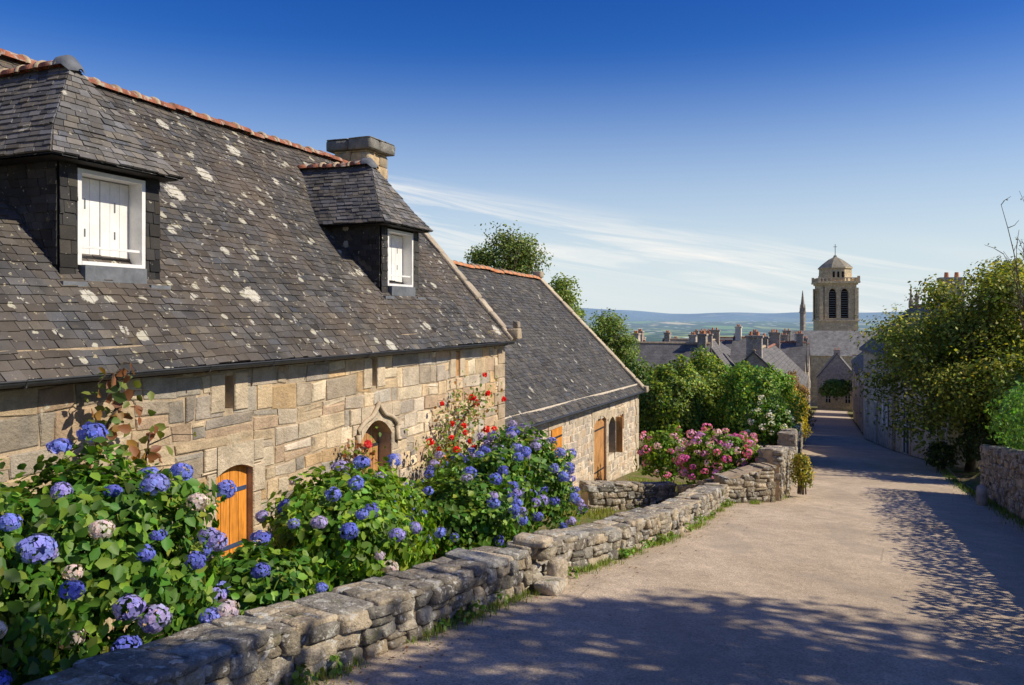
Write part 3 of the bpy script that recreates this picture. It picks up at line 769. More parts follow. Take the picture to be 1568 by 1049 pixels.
planks(h2,'small_shutter',24.5,25.0,-3.6,-3.05,6.32,'orange',3)
sh=MB(); sh.box(23.93,23.97,6.0,6.2,-4.18,-3.1); sh.obj('open_shutter_leaf','brown',h2)
ow=MB()
ow.add([W(a1,6.25,-6.3),W(a1,13.6,-6.3),W(a1,13.6,-2.6),W(a1,9.9,1.25),W(a1,6.25,-2.55)],[(0,1,2,3,4)])
ow.quad(W(a0,13.6,-6.3),W(a1,13.6,-6.3),W(a1,13.6,-2.5),W(a0,13.6,-2.3)); ow.obj('gable_and_rear_walls','rubble',h2)
rf=MB(); slates(rf,W(a0,6.05,ez0-.06),W(a1-.04,6.05,ez1-.06),W(a0,9.9,1.52),W(a1-.04,9.9,1.33),(.7,-.3,.6),.12,.17,.010,.095,.18,.04)
rf.obj('front_slate_roof','slate2',h2)
rb=MB(); rb.quad(W(a0,13.8,-2.6),W(a1,13.8,-2.7),W(a1,9.9,1.3),W(a0,9.9,1.5)); rb.obj('rear_slate_roof','roof',h2)
ridge_tiles('orange_ridge_tiles',W(a0,9.9,1.58),W(a1-.1,9.9,1.39),'tile2',h2,.13,.38)
cp=[]; B=Vector(W(a1+.05,6.03,ez1-.06)); dz=Vector(W(a1+.05,9.9,1.33))-B; L=dz.length; dz.normalize(); nv=dz.cross(tv).normalized(); s=0
if nv.z<0: nv=-nv
while s<L:
    l=random.uniform(.3,.6); p=B+dz*(s+l/2)+nv*.04
    cp.append((np.array(p),np.array(dz),np.array(tv),np.array(nv),l*.5,.16,.06,np.array((.58,.48,.33))*random.uniform(.8,1.2))); s+=l
cp.append((np.array(B+Vector((0,0,.06))),np.array((C,-S,0)),np.array(tv),np.array((0,0,1)),.12,.14,.11,(.5,.41,.28)))
cp.append((np.array(W(a1,9.9,1.5)),np.array((C,-S,0)),np.array(tv),np.array((0,0,1)),.15,.16,.12,(.5,.41,.28)))
stones_obj('gable_coping',cp,'stone',h2,.07,9,.02)
gt=MB(); gt.tube([W(a0,6.0,ez0-.07),W(a1,6.0,ez1-.07)],.035,8); gt.obj('eaves_board','metal',h2)

# ================================================================ VILLAGE
def vhouse(name,t0,t1,q0,q1,wall,rise,axis='t',mat='rubble',chim=2,seed=0,win=True,zb=None,floors=1,yaw=0):
    random.seed(seed); root=empty(name); g0=min(zr(min(t0,168)),zr(min(t1,168)))-.5 if zb is None else zb
    gtop=zr(min((t0+t1)/2,168)); ze=gtop+wall; wl=MB(); rf=MB(); ov=.22
    if axis=='t':
        cq=(q0+q1)/2
        for t in (t0,t1): wl.add([W(t,q0,g0),W(t,q1,g0),W(t,q1,ze),W(t,cq,ze+rise),W(t,q0,ze)],[(0,1,2,3,4)])
        for q in (q0,q1): wl.quad(W(t0,q,g0),W(t1,q,g0),W(t1,q,ze),W(t0,q,ze))
        dz=rise/abs(q1-q0)*2*ov
        for qe,sg in ((q0,-1),(q1,1)):
            P=[W(t0-.12,qe+sg*ov,ze-dz),W(t1+.12,qe+sg*ov,ze-dz),W(t1+.12,cq,ze+rise),W(t0-.12,cq,ze+rise)]
            rf.add(P+[(x,y,z+.13) for x,y,z in P],[(0,1,2,3),(4,7,6,5),(0,4,5,1),(0,3,7,4),(1,5,6,2)])
        ends=[(t0+.45,cq),(t1-.45,cq),((t0+t1)/2,cq)]; rp=(W(t0-.1,cq,ze+rise+.13),W(t1+.1,cq,ze+rise+.13))
    else:
        ct=(t0+t1)/2
        for q in (q0,q1): wl.add([W(t0,q,g0),W(t1,q,g0),W(t1,q,ze),W(ct,q,ze+rise),W(t0,q,ze)],[(0,1,2,3,4)])
        for t in (t0,t1): wl.quad(W(t,q0,g0),W(t,q1,g0),W(t,q1,ze),W(t,q0,ze))
        dz=rise/abs(t1-t0)*2*ov
        for te,sg in ((t0,-1),(t1,1)):
            P=[W(te+sg*ov,q0-.12,ze-dz),W(te+sg*ov,q1+.12,ze-dz),W(ct,q1+.12,ze+rise),W(ct,q0-.12,ze+rise)]
            rf.add(P+[(x,y,z+.13) for x,y,z in P],[(0,1,2,3),(4,7,6,5),(0,4,5,1),(0,3,7,4),(1,5,6,2)])
        ends=[(ct,q0+.45),(ct,q1-.45),(ct,(q0+q1)/2)]; rp=(W(ct,q0-.1,ze+rise+.13),W(ct,q1+.1,ze+rise+.13))
    wl.obj('walls',mat,root); rf.obj('slate_roof','roof',root)
    rt=MB(); rt.tube(rp,.12,6); rt.obj('ridge_tiles','mortar' if seed%2 else 'tile',root)
    if chim:
        cb=MB(); pt=MB()
        for (t,q) in ends[:chim]:
            a=.3 if axis=='t' else .45; b=.45 if axis=='t' else .3; zt=ze+rise+random.uniform(.5,1.2)
            cb.box(t-a,t+a,q-b,q+b,ze+rise*.5,zt); cb.box(t-a-.07,t+a+.07,q-b-.07,q+b+.07,zt,zt+.13)
            for k in (-1,1): pt.tube([W(t,q+k*.2*(1 if axis=='t' else .5),zt+.12),W(t,q+k*.2*(1 if axis=='t' else .5),zt+.36)],[.1,.08],8)
        cb.obj('chimney_stacks',mat,root); pt.obj('chimney_pots','tile2',root)
    if win:
        fr=MB(); gl=MB(); wh=MB()
        def opening(fix,u,z0,z1,w,sgn,along):
            f=W if along=='t' else (lambda a,b,c: W(b,a,c))
            e=fix
            fr.box(u-w/2-.16,u-w/2,e,e+sgn*.04,z0-.1,z1+.2,fn=f); fr.box(u+w/2,u+w/2+.16,e,e+sgn*.04,z0-.1,z1+.2,fn=f)
            fr.box(u-w/2,u+w/2,e,e+sgn*.04,z1,z1+.2,fn=f); fr.box(u-w/2,u+w/2,e,e+sgn*.06,z0-.12,z0,fn=f)
            gl.box(u-w/2,u+w/2,e,e+sgn*.012,z0,z1,fn=f)
            wh.box(u-.03,u+.03,e,e+sgn*.03,z0,z1,fn=f); wh.box(u-w/2,u-w/2+.05,e,e+sgn*.03,z0,z1,fn=f); wh.box(u+w/2-.05,u+w/2,e,e+sgn*.03,z0,z1,fn=f)
            wh.box(u-w/2+.05,u+w/2-.05,e,e+sgn*.028,z1-.05,z1,fn=f); wh.box(u-w/2+.05,u+w/2-.05,e,e+sgn*.028,z0+(z1-z0)*.55,z0+(z1-z0)*.55+.04,fn=f)
            if random.random()<.4:
                for s_ in (-1,1):
                    c=u+s_*(w/2+.22); wh.box(c-.19,c+.19,e+sgn*.045,e+sgn*.075,z0,z1,fn=f)
        for (fix,sgn,u0,u1,al) in ((q0,-1 if q0<q1 else 1,t0,t1,'t'),(q1,1 if q0<q1 else -1,t0,t1,'t'),(t0,-1,min(q0,q1),max(q0,q1),'q')):
            n=max(1,int((u1-u0)/2.6))
            for i in range(n):
                u=lerp(u0,u1,(i+.5)/n)+random.uniform(-.2,.2); gz=zr(min(u if al=='t' else t0,168))
                if i==n//2 and al=='t': opening(fix,u,gz+.02,gz+2.05,.95,sgn,al)
                else: opening(fix,u,gz+1.,gz+2.1,.8,sgn,al)
                if floors>1: opening(fix,u,gz+3.0,gz+4.0,.8,sgn,al)
        fr.obj('granite_window_surrounds','granite',root); gl.obj('window_panes','glass',root); wh.obj('window_joinery','white',root)
    if yaw:
        pv=Matrix.Translation(Vector(W(t0,q1,0)))
        root.matrix_world=pv@Matrix.Rotation(math.radians(yaw),4,'Z')@pv.inverted()
    return root
vhouse('village_house',31.6,38.4,-8.9,-3.75,3.1,2.0,'t','rubblepale',0,1,yaw=10.5)
vhouse('village_house',38.9,48.5,-7.3,-2.4,4.6,2.1,'t','rubblepale',1,2,yaw=5,floors=2)
vhouse('village_house',49.2,64,-6.6,-1.75,4.4,2.3,'t','rubble',1,3,floors=2)
vhouse('village_house',64.5,84,-7.0,-1.8,4.8,2.4,'t','rubble',2,4,floors=2)
vhouse('village_house',50,58,1.9,7,2.6,2.4,'t','rubblepale',1,5)
vhouse('village_house',60,75,2.2,7.5,3.2,2.6,'t','rubble',2,6)
vhouse('village_house',56.5,63,8.5,19,2.6,3.0,'q','rubble',1,7)
vhouse('village_house',86,93,5.5,10,5.6,2.4,'q','render',2,8,floors=2)
vhouse('village_house',88,94,12.5,18,5.0,2.8,'q','rubble',2,9,floors=2)
vhouse('village_house',99,106,10.5,19,6.0,2.8,'t','rubblepale',2,10,floors=2)
vhouse('village_house',68,74,11,17,3.6,2.6,'q','rubblepale',2,11)
vhouse('village_house',77,84,2.5,7.5,4.2,2.8,'q','rubble',2,12)
vhouse('village_house',76,82,9,13,4.4,2.6,'t','rubble',2,13)
vhouse('village_house',78,84,18,25,4.4,2.6,'q','rubble',2,24)
vhouse('village_house',96,103,3.0,7.5,5.6,2.7,'t','rubble',2,25,floors=2)
vhouse('village_house',110,118,12,17,6.2,2.9,'q','render',2,26,floors=2)
vhouse('village_house',70,76,24,32,4.0,2.4,'t','rubblepale',1,27)
vhouse('village_house',128,137,-3.2,2.2,5.2,3.4,'t','rubblepale',1,14,floors=2)
vhouse('village_house',118,127,-8.5,-2.6,4.8,3.0,'q','rubblepale',1,15,floors=2)
vhouse('village_house',107,118,3.0,9.0,5.6,3.1,'q','rubble',2,16,floors=2)
vhouse('village_house',108,116,20,29,5.6,2.8,'q','rubble',2,17,floors=2)
vhouse('village_house',120,129,11,20,7.0,3.2,'q','rubble',2,18,floors=2)
vhouse('village_house',96,104,22,31,4.8,2.8,'q','rubblepale',1,19)
vhouse('village_house',90,104,-8.2,-2.2,4.6,2.8,'t','rubble',1,20,floors=2)
vhouse('village_house',130,140,5,12,7.2,3.2,'q','render',2,22,floors=2)
vhouse('village_house',134,142,16,24,7.0,3.0,'t','rubblepale',2,23,floors=2)
# church
ch=empty('church_with_bell_tower')
cx,cy=64.9,160.; rot=11
ca=math.radians(rot); fx=np.array([-S,-C])
fn_=np.array([fx[0]*math.cos(ca)-fx[1]*math.sin(ca),fx[0]*math.sin(ca)+fx[1]*math.cos(ca)])
rt_=np.array([-fn_[1],fn_[0]])
def TW(a,b,z):
    p=np.array([cx,cy])+rt_*a+fn_*b; return (p[0],p[1],z)
def tb(mb,a0,a1,b0,b1,z0,z1): mb.box(a0,a1,b0,b1,z0,z1,fn=TW)
hw=3.3; px=160/1220.
zc=484; Z=lambda y:(zc-y)*px
tw=MB()
tb(tw,-hw-.25,hw+.25,-hw-.25,hw+.25,-19,Z(492))
tb(tw,-hw-.45,hw+.45,-hw-.45,hw+.45,Z(492),Z(489.5))
z0=Z(489.5); z1=Z(437); oz0=Z(487); ozm=Z(450)
for f in range(4):
    cf,sf_=math.cos(f*math.pi/2),math.sin(f*math.pi/2)
    FN=lambda a,b,z,cf=cf,sf_=sf_: TW(a*cf-b*sf_,a*sf_+b*cf,z)
    aw=.72; gap=.4
    xs=[(-hw,-gap-aw*2+.0),( -gap,gap),(gap+aw*2,hw)]
    for x0,x1 in xs: tw.box(x0+(0.001 if x0==-hw else 0),x1,hw-.7,hw,z0,z1,fn=FN)
    for s_ in (-1,1):
        c0=s_*(gap+aw)
        n=8
        tw.box(c0-aw,c0+aw,hw-.7,hw,z0,oz0,fn=FN)
        for k in range(n):
            x0=-1+2*k/n;x1=-1+2*(k+1)/n; zz=lambda x:ozm+ aw*1.3*math.sqrt(max(0,1-x*x))
            P=[FN(c0+x0*aw,hw,zz(x0)),FN(c0+x1*aw,hw,zz(x1)),FN(c0+x1*aw,hw,z1),FN(c0+x0*aw,hw,z1)]
            Q=[FN(c0+x0*aw,hw-.7,zz(x0)),FN(c0+x1*aw,hw-.7,zz(x1)),FN(c0+x1*aw,hw-.7,z1),FN(c0+x0*aw,hw-.7,z1)]
            tw.add(P+Q,[(0,1,2,3),(0,4,5,1)])
        pts=[FN(c0+math.cos(th)*(aw+.15),hw+.05,ozm+math.sin(th)*(aw*1.3+.2)) for th in np.linspace(0,math.pi,12)]
        tw.tube(pts,.1,5)
    for s_ in (-1,1): tw.box(s_*hw-.35,s_*hw+.35,hw-.35,hw+.22,z0-.3,z1-.6,fn=FN)
tb(tw,-hw-.25,hw+.25,-hw-.25,hw+.25,z1,Z(434.5)); tb(tw,-hw-.6,hw+.6,-hw-.6,hw+.6,Z(434.5),Z(431.5))
for f in range(4):
    cf,sf_=math.cos(f*math.pi/2),math.sin(f*math.pi/2)
    FN=lambda a,b,z,cf=cf,sf_=sf_: TW(a*cf-b*sf_,a*sf_+b*cf,z)
    for k in range(11):
        a=-hw-.4+k*(2*hw+.8)/10; tw.box(a-.12,a+.12,hw+.25,hw+.5,Z(431.5),Z(427.5),fn=FN)
    tw.box(-hw-.5,hw+.5,hw+.23,hw+.52,Z(427.5),Z(426.3),fn=FN)
    tw.box(hw+.1,hw+.55,hw+.1,hw+.55,Z(431.5),Z(424),fn=FN)
def octa(mb,r0,r1,z0,z1,n=8):
    vs=[TW(math.cos((k+.5)*2*math.pi/n)*r,math.sin((k+.5)*2*math.pi/n)*r,z) for r,z in((r0,z0),(r1,z1)) for k in range(n)]
    mb.add(vs,[(k,(k+1)%n,n+(k+1)%n,n+k) for k in range(n)]+[tuple(range(n,2*n))])
octa(tw,3.2,3.1,Z(431.5),Z(412)); octa(tw,3.35,3.35,Z(412),Z(410.5))
tw.obj('tower_masonry','ashlar',ch)
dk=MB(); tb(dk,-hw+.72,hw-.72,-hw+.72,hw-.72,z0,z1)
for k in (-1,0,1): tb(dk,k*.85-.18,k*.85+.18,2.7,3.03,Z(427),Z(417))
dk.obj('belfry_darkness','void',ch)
lv=MB()
for f in range(4):
    cf,sf_=math.cos(f*math.pi/2),math.sin(f*math.pi/2)
    FN=lambda a,b,z,cf=cf,sf_=sf_: TW(a*cf-b*sf_,a*sf_+b*cf,z)
    z=oz0+.2
    while z<ozm+.6:
        for s_ in (-1,1): lv.box(s_*1.12-.7,s_*1.12+.7,hw-.62,hw-.4,z,z+.12,fn=FN)
        z+=.45
lv.obj('belfry_louvres','lead',ch)
dm=MB()
prof=[(3.35,410.5),(2.6,405),(1.3,397.5),(.4,394),(.25,391)]
for (r0,y0),(r1,y1) in zip(prof,prof[1:]): octa(dm,r0,r1,Z(y0),Z(y1))
dm.obj('tower_dome_roof','domer',ch)
cr=MB(); cr.tube([TW(0,0,Z(392)),TW(0,0,Z(374))],.06,6); cr.tube([TW(-.35,0,Z(378)),TW(.35,0,Z(378))],.05,6); cr.obj('tower_cross','metal',ch)
nv_=MB(); nr=MB()
nt0,nt1,nq0,nq1=153,163,-10,7.5
ze,zrg=-6.9,-2.7
nv_.quad(W(nt0,nq0,-19),W(nt0,nq1,-19),W(nt0,nq1,ze),W(nt0,nq0,ze)); nv_.quad(W(nt1,nq0,-19),W(nt1,nq1,-19),W(nt1,nq1,ze),W(nt1,nq0,ze))
for q in (nq0,nq1): nv_.add([W(nt0,q,-19),W(nt1,q,-19),W(nt1,q,ze),W(158,q,zrg+.3),W(nt0,q,ze)],[(0,1,2,3,4)])
for q in (-8,-4,0,4,7.2): nv_.box(nt0-.8,nt0,q-.3,q+.3,-19,-9,fn=W)
nv_.obj('nave_walls','ashlar',ch)
for te in (nt0-.3,nt1+.3): nr.quad(W(te,nq0+.2,ze-.2),W(te,nq1-.2,ze-.2),W(158,nq1-.2,zrg),W(158,nq0+.2,zrg))
nr.obj('nave_slate_roof','roofc',ch)
sp_=MB()
def spire(mb,X,Y,zb_,zs,zt,r):
    n=8
    for r0,r1,a,b in ((r,r,zb_,zs),(r*1.25,r*1.25,zs,zs+.3),(r*1.0,.06,zs+.3,zt)):
        vs=[(X+math.cos(k*2*math.pi/n)*rr,Y+math.sin(k*2*math.pi/n)*rr,z) for rr,z in((r0,a),(r1,b)) for k in range(n)]
        mb.add(vs,[(k,(k+1)%n,n+(k+1)%n,n+k) for k in range(n)]+[tuple(range(n,2*n)),tuple(range(n))])
    for k in range(4):
        a=k*math.pi/2+.4; x=X+math.cos(a)*r*1.1; y=Y+math.sin(a)*r*1.1
        mb.tube([(x,y,zs),(x,y,zs+.9),(x,y,zs+1.7)],[.14,.12,.02],5)
spire(sp_,.3648*156,156,-18,.6,5.0,.55)
spire(sp_,.5007*150,150,-18,1.6,6.0,.35); spire(sp_,.508*150,150,-18,2.5,4.9,.3)
sp_.obj('turret_spires','rubble',ch)

# ================================================================ WALLS
gz=lambda t,q: zr(t)-.02
drywall('low_stone_wall',[(-3,3.35),(1.5,3.28),(4.2,3.2),(5.5,3.0),(7.3,2.78)],.41,.48,3,gz,1)
drywall('low_stone_wall',[(7.75,2.82),(9.6,2.42),(11.7,2.1),(14,1.98),(16.2,1.93)],.40,.42,4,gz,1,tone=1.15)
q_=[]; random.seed(4)
for k in range(7):
    q_.append((np.array(W(7.55+random.uniform(-.12,.1),2.85+random.uniform(-.15,.15),zr(7.5)+.05+.07*k)),np.array((S,C,-.1)),np.array((C,-S,0)),np.array((0,0,1)),random.uniform(.1,.16),random.uniform(.12,.18),.05,np.array(random.choice(DRYC))*1.3))
q_.append((np.array(W(7.45,2.6,zr(7.5)+.05)),np.array((S,C,-.1)),np.array((C,-S,0)),np.array((0,0,1)),.17,.11,.07,(.68,.58,.44)))
q_.append((np.array(W(7.7,2.62,zr(7.7)+.12)),np.array((S,C,-.1)),np.array((C,-S,0)),np.array((0,0,1)),.12,.08,.14,(.68,.56,.4)))
gq=empty('fallen_stones'); stones_obj('stones',q_,'dry',gq,.17,7,.04)
drywall('garden_wall_pier',[(16.25,1.95),(17.0,1.1)],lambda s:.5+.3*s,.5,5,gz,1,.14,.38)
drywall('garden_wall',[(17.3,1.0),(19.2,.95)],1.05,.45,6,gz,1,.15,.38)
drywall('garden_wall',[(19.8,.95),(24.5,1.05)],.8,.4,8,gz,1,.16,.4)
drywall('garden_wall',[(24.6,1.05),(40,1.3),(49.5,1.8)],1.2,.45,12,gz,1,.2,.5)
drywall('yard_wall',[(16.6,4.9),(17.7,3.9),(18.1,3.3)],.58,.4,9,lambda t,q:hgt(t,q)-.05,1)
drywall('yard_wall',[(18.1,3.3),(16.6,2.4)],.55,.35,10,lambda t,q:hgt(t,q)-.05,1)
drywall('roadside_retaining_wall',[(2,-3.25),(12,-3.25),(22.0,-3.3)],1.25,.5,11,gz,-1,.16,.42)
bb=empty('stone_bollard'); mb=MB(); b=W(19.6,-2.95,0); z=zr(19.6)
mb.tube([(b[0],b[1],z-.1),(b[0],b[1],z+.3),(b[0],b[1],z+.4),(b[0],b[1],z+.44)],[.12,.11,.09,.03],10,(.5,.48,.44)); mb.obj('bollard_shaft','stone',bb,True)

# ================================================================ PLANTS
blue=[(.17,.2,.72),(.22,.26,.8),(.28,.3,.78),(.15,.17,.62),(.36,.32,.74),(.44,.38,.7)]
pale=[(.7,.6,.56),(.6,.5,.6)]
pink=[(.85,.22,.44),(.86,.38,.56),(.75,.16,.48),(.64,.3,.64),(.9,.6,.68)]
HG=(.095,.21,.026); HY=(.24,.36,.045)
face=np.array([.3,-.8,.5])
def hyd(name,t,q,r,n,size,nh,R,nf,cols,seed,col=HG,tip=HY,four=True,dz=0.):
    w=W(t,q,0); z=hgt(t,q)+r[2]*.9+dz
    root,info=bush(name,(w[0],w[1],z),r,n,size,col,seed,rough=.42,hollow=(.45,1.),tipcol=tip)
    if nh: heads(root,info,nh,R,nf,cols,-.3,four,face)
HB=(.15,.28,.03); HBT=(.33,.47,.05)
hyd('hydrangea_bush',2.9,4.85,(.85,.95,.82),6200,.088,22,.078,110,blue+pale[:1],1)
hyd('hydrangea_bush',4.05,4.8,(.85,.85,.82),8200,.088,44,.078,110,blue*2+pale,2)
hyd('hydrangea_bush',5.2,4.35,(.5,.5,.40),2600,.085,12,.07,100,blue*2+pale,21)
hyd('hydrangea_bush',6.75,4.6,(.8,.9,.72),7400,.086,30,.072,100,blue*2+pale,3,HB,HBT)
hyd('hydrangea_bush',7.85,4.95,(.7,.75,.72),5400,.088,18,.075,90,blue,4,HB,HBT)
hyd('hydrangea_bush',9.6,4.6,(.85,.85,.62),5600,.09,32,.08,80,blue,5)
hyd('hydrangea_bush',10.7,4.8,(.8,.9,.82),5200,.09,36,.08,80,blue,22)
hyd('hydrangea_bush',11.9,4.7,(.95,.95,.92),6200,.095,60,.095,80,blue+[(.46,.38,.72)],6)
hyd('pink_hydrangea_bush',18.6,2.35,(.95,.95,.72),5200,.1,70,.1,45,pink,7,HB,HBT,four=False,dz=.1)
hyd('pink_hydrangea_bush',22.4,4.3,(.8,.8,.85),3600,.1,30,.1,40,pink,8,HB,HBT,four=False)
hyd('white_hydrangea_bush',27.5,1.9,(.8,.8,.85),3000,.11,30,.12,36,[(.85,.82,.74),(.78,.77,.68)],9,four=False,dz=.4)
def climber(name,pts,n,size,col,flow=None,nf=0,spread=.25):
    root=empty(name); mb=MB(); mb.tube(pts,[.02]*(len(pts)-1)+[.006],5)
    Pp=[]
    pts=[np.array(p) for p in pts]
    for i in range(n):
        k=random.randrange(len(pts)-1); p=lerp(pts[k],pts[k+1],random.random()); Pp.append(p+np.array([random.gauss(0,spread),random.gauss(0,spread),random.gauss(0,spread)]))
    for p in Pp[:22]:
        k=min(range(len(pts)),key=lambda i:np.linalg.norm(pts[i]-p)); mb.tube([pts[k],(pts[k]+p)/2+np.array([0,0,.05]),p],[.008,.006,.003],4)
    mb.obj('stems','bark',root)
    Pp=np.array(Pp); cc=np.array([np.array(col[random.randrange(len(col))])*random.uniform(.7,1.3) for _ in Pp])
    V,F,c=scatter(Pp,np.tile(np.array([[.7,-.5,.4]]),(n,1)),size*RNG.uniform(.6,1.3,n),cc,LEAF,LEAFF,-.3,.6); npobj('foliage',V,F,c,'leaf',root)
    if nf:
        parts=[]
        for i in range(nf):
            p=Pp[random.randrange(n)]+np.array([.1,-.1,.05]); s=sph(26); r=.045*random.uniform(.7,1.2)
            parts.append(scatter(p+s*r*.6,s*2,r*1.2,colvar(26,flow,.2,.05),RH,RHF,0,.4,wide=1.6))
        V,F,c=join(parts); npobj('roses',V,F,c,'petal',root)
random.seed(31)
climber('red_rose_bush',[W(11.6,5.9,-3.5),W(11.7,5.8,-2.4),W(11.9,5.8,-1.9),W(12.4,5.8,-1.6),W(12.9,5.8,-1.45)],800,.065,[(.15,.25,.04),(.22,.26,.04),(.28,.14,.04)],(.85,.04,.03),26,.22)
climber('red_rose_bush',[W(11.6,5.9,-3.5),W(11.3,5.6,-2.4),W(11.1,5.6,-2.0)],420,.065,[(.15,.25,.04),(.22,.26,.04)],(.85,.04,.03),12,.2)
climber('climbing_rose_at_door',[W(9.0,6.0,-3.3),W(9.05,5.95,-2.4),W(9.15,5.95,-1.95),W(9.35,5.9,-1.85)],320,.07,[(.15,.25,.04),(.26,.28,.04),(.3,.11,.04)],(.8,.07,.07),3,.13)
climber('climbing_vine',[W(4.9,5.95,-2.6),W(5.0,5.9,-1.7),W(5.05,5.9,-1.1),W(5.25,5.85,-.75),W(5.15,5.8,-.5)],120,.12,[(.2,.24,.05),(.24,.1,.04),(.34,.19,.05),(.12,.19,.04)],None,0,.12)
climber('climbing_vine',[W(5.1,5.95,-2.4),W(5.5,5.9,-1.6),W(5.6,5.9,-1.2)],110,.12,[(.2,.24,.05),(.24,.09,.04),(.36,.21,.06)],None,0,.14)
def shrub(name,x,y,r,n,size,col,seed,tip=None,dz=0.,rough=.4,tipp=.45):
    t,q=TQ(x,y); z=hgt(t,q)+r[2]*.88+dz
    bush(name,(x,y,z),r,n,size,col,seed,tpl=RH,tf=RHF,rough=rough,hollow=(.6,1.),tipcol=tip,tipp=tipp)
shrub('rounded_shrub',6.1,30.5,(1.5,1.5,1.95),15000,.13,(.12,.21,.035),11,(.36,.44,.06))
shrub('rounded_shrub',7.8,32.0,(1.45,1.5,2.1),14000,.13,(.13,.22,.035),12,(.38,.46,.06))
shrub('rounded_shrub',9.0,29.2,(1.5,1.4,1.9),15000,.12,(.12,.27,.04),13,(.33,.47,.07))
shrub('rounded_shrub',5.0,33.5,(1.3,1.4,2.),9000,.13,(.08,.15,.025),14,(.2,.28,.05))
shrub('yellow_shrub',11.3,32.5,(.75,.8,1.4),6000,.1,(.42,.36,.05),15,(.6,.5,.06))
shrub('copper_shrub',13.2,38,(1.0,1.0,1.7),6000,.12,(.32,.2,.07),16)
shrub('yellow_shrub',12.2,36.5,(.9,.9,1.6),5000,.11,(.3,.33,.05),17)
shrub('ivy_clump',6.3,17.3,(.22,.35,.45),1500,.06,(.22,.24,.03),18,(.5,.42,.06),.1)
shrub('roadside_hedge',46,113,(2.2,1.5,1.6),3000,.3,(.1,.2,.04),19,dz=1.5)
random.seed(3)
root=empty('clipped_hedge')
n=26000; tt=RNG.uniform(3,22.3,n); d=sph(n)
for_=np.array([1+.4*mn.noise(Vector((t*.9,d[i,0]*1.5,d[i,2]*1.5))) for i,t in enumerate(tt)])
k=RNG.uniform(.6,1,n)**.5
qq=-4.15+d[:,0]*.75*for_*k; zz=np.array([zr(t) for t in tt])+1.8+d[:,2]*.85*for_*k
P=np.array([W(t,q,z) for t,q,z in zip(tt,qq,zz)]); Nn=np.stack([d[:,0]*-C,d[:,0]*S,d[:,2]],1)
V,F,c=scatter(P,Nn+.01,.1*RNG.uniform(.6,1.3,n),colvar(n,(.13,.27,.04),.3,.12),RH,RHF); npobj('foliage',V,F,c,'leaf',root)
TG=(.15,.2,.035); TY=(.46,.46,.07)
tree('leafy_tree',(14.9,26.0,zr(29.5)+.1),5,.13,(15.3,26.0,-1.45),(3.2,2.8,2.7),54,46000,.125,TG,41,.36,tip=TY,open_=.2,low=-.9)
tree('leafy_tree',(18.6,28.0,zr(33)),5,.15,(18.0,27,-.6),(2.6,2.6,2.5),28,24000,.14,TG,42,.38,tip=TY,low=-.9)
tree('leafy_tree',(15.0,22.0,zr(26)),4,.11,(15.4,22.0,-2.4),(1.7,1.6,1.5),18,13000,.12,(.1,.17,.03),43,.42,tip=(.26,.36,.06),low=-.9)
shrub('dark_roadside_shrub',14.9,24.6,(1.0,1.1,1.1),6000,.11,(.06,.1,.025),44)
shrub('dark_roadside_shrub',13.9,25.8,(.4,.5,.5),1800,.09,(.07,.11,.025),45)
tree('distant_tree',(-.6,44,-8.5),8,.22,(-.3,44,2.85),(1.9,1.8,1.8),34,11000,.16,(.13,.18,.045),46,.48,tip=(.28,.34,.08),low=-.9,open_=.1)
tree('distant_tree',(3.5,42,-8.5),8,.2,(2.7,42,.5),(1.1,1.2,1.7),16,4200,.16,(.18,.25,.05),47,.46,tip=(.32,.4,.08),low=-.9,open_=.1)
tree('distant_tree',(5.4,46,-9),7,.22,(5.0,46,-1.7),(2.2,2.,2.0),30,11000,.17,(.15,.22,.045),48,.46,tip=(.3,.4,.08),low=-.9,open_=.1)
tree('roadside_shade_tree',(8.2,1.6,zr(4)+.9),6,.25,(8.0,1.4,3.4),(2.5,2.4,2.1),24,9000,.17,TG,51,.30)
tree('roadside_shade_tree',(11.5,2.8,zr(7)+.9),6,.25,(11.2,2.8,4.9),(2.6,2.4,2.2),22,8000,.17,TG,52,.30)
tree('roadside_shade_tree',(5.6,.2,zr(2.3)+.9),6,.2,(4.9,1.2,4.0),(1.7,1.5,1.3),18,6000,.15,TG,53,.34)
root=empty('sparse_sapling'); mb=MB(); random.seed(9); Pl=[]
b0=np.array((14.75,22.0,-3.6))
for k in range(10):
    p=b0.copy(); d=np.array([random.uniform(-.12,.06),random.uniform(-.1,.1),1.]); pts=[p.copy()]
    H=random.uniform(5.2,7.2)
    for s in range(10):
        d+=np.array([random.gauss(0,.05),random.gauss(0,.07),0]); p=p+d/np.linalg.norm(d)*H/10; pts.append(p.copy())
        if s>4:
            e=p+np.array([random.uniform(-.6,.3),random.uniform(-.3,.3),random.uniform(.2,.7)]); mb.tube([p,(p+e)/2+RNG.normal(0,.03,3),e],[.012,.008,.005],4)
            Pl+=[lerp(p,e,random.random())+RNG.normal(0,.04,3) for _ in range(2)]
    mb.tube(pts,list(np.linspace(.035,.007,11)),5)
mb.obj('branches','bark',root); Pl=np.array(Pl); V,F,c=scatter(Pl,sph(len(Pl)),.07,colvar(len(Pl),(.16,.16,.04)),RH,RHF); npobj('foliage',V,F,c,'leaf',root)
parts=[]
root=empty('distant_woodland')
for i in range(70):
    t=random.uniform(185,330); q=random.uniform(-60,110); z=hgt(t,q); R_=random.uniform(3,6)
    d=sph(260); cc=colvar(260,(.1,.16,.05),.25,.1); parts.append(scatter(np.array(W(t,q,z+R_))+d*R_*RNG.uniform(.7,1,(260,1))*np.array([1.1,1.1,1.]),d,1.3,cc,RH,RHF))
V,F,c=join(parts); npobj('foliage',V,F,c,'leaf',root)
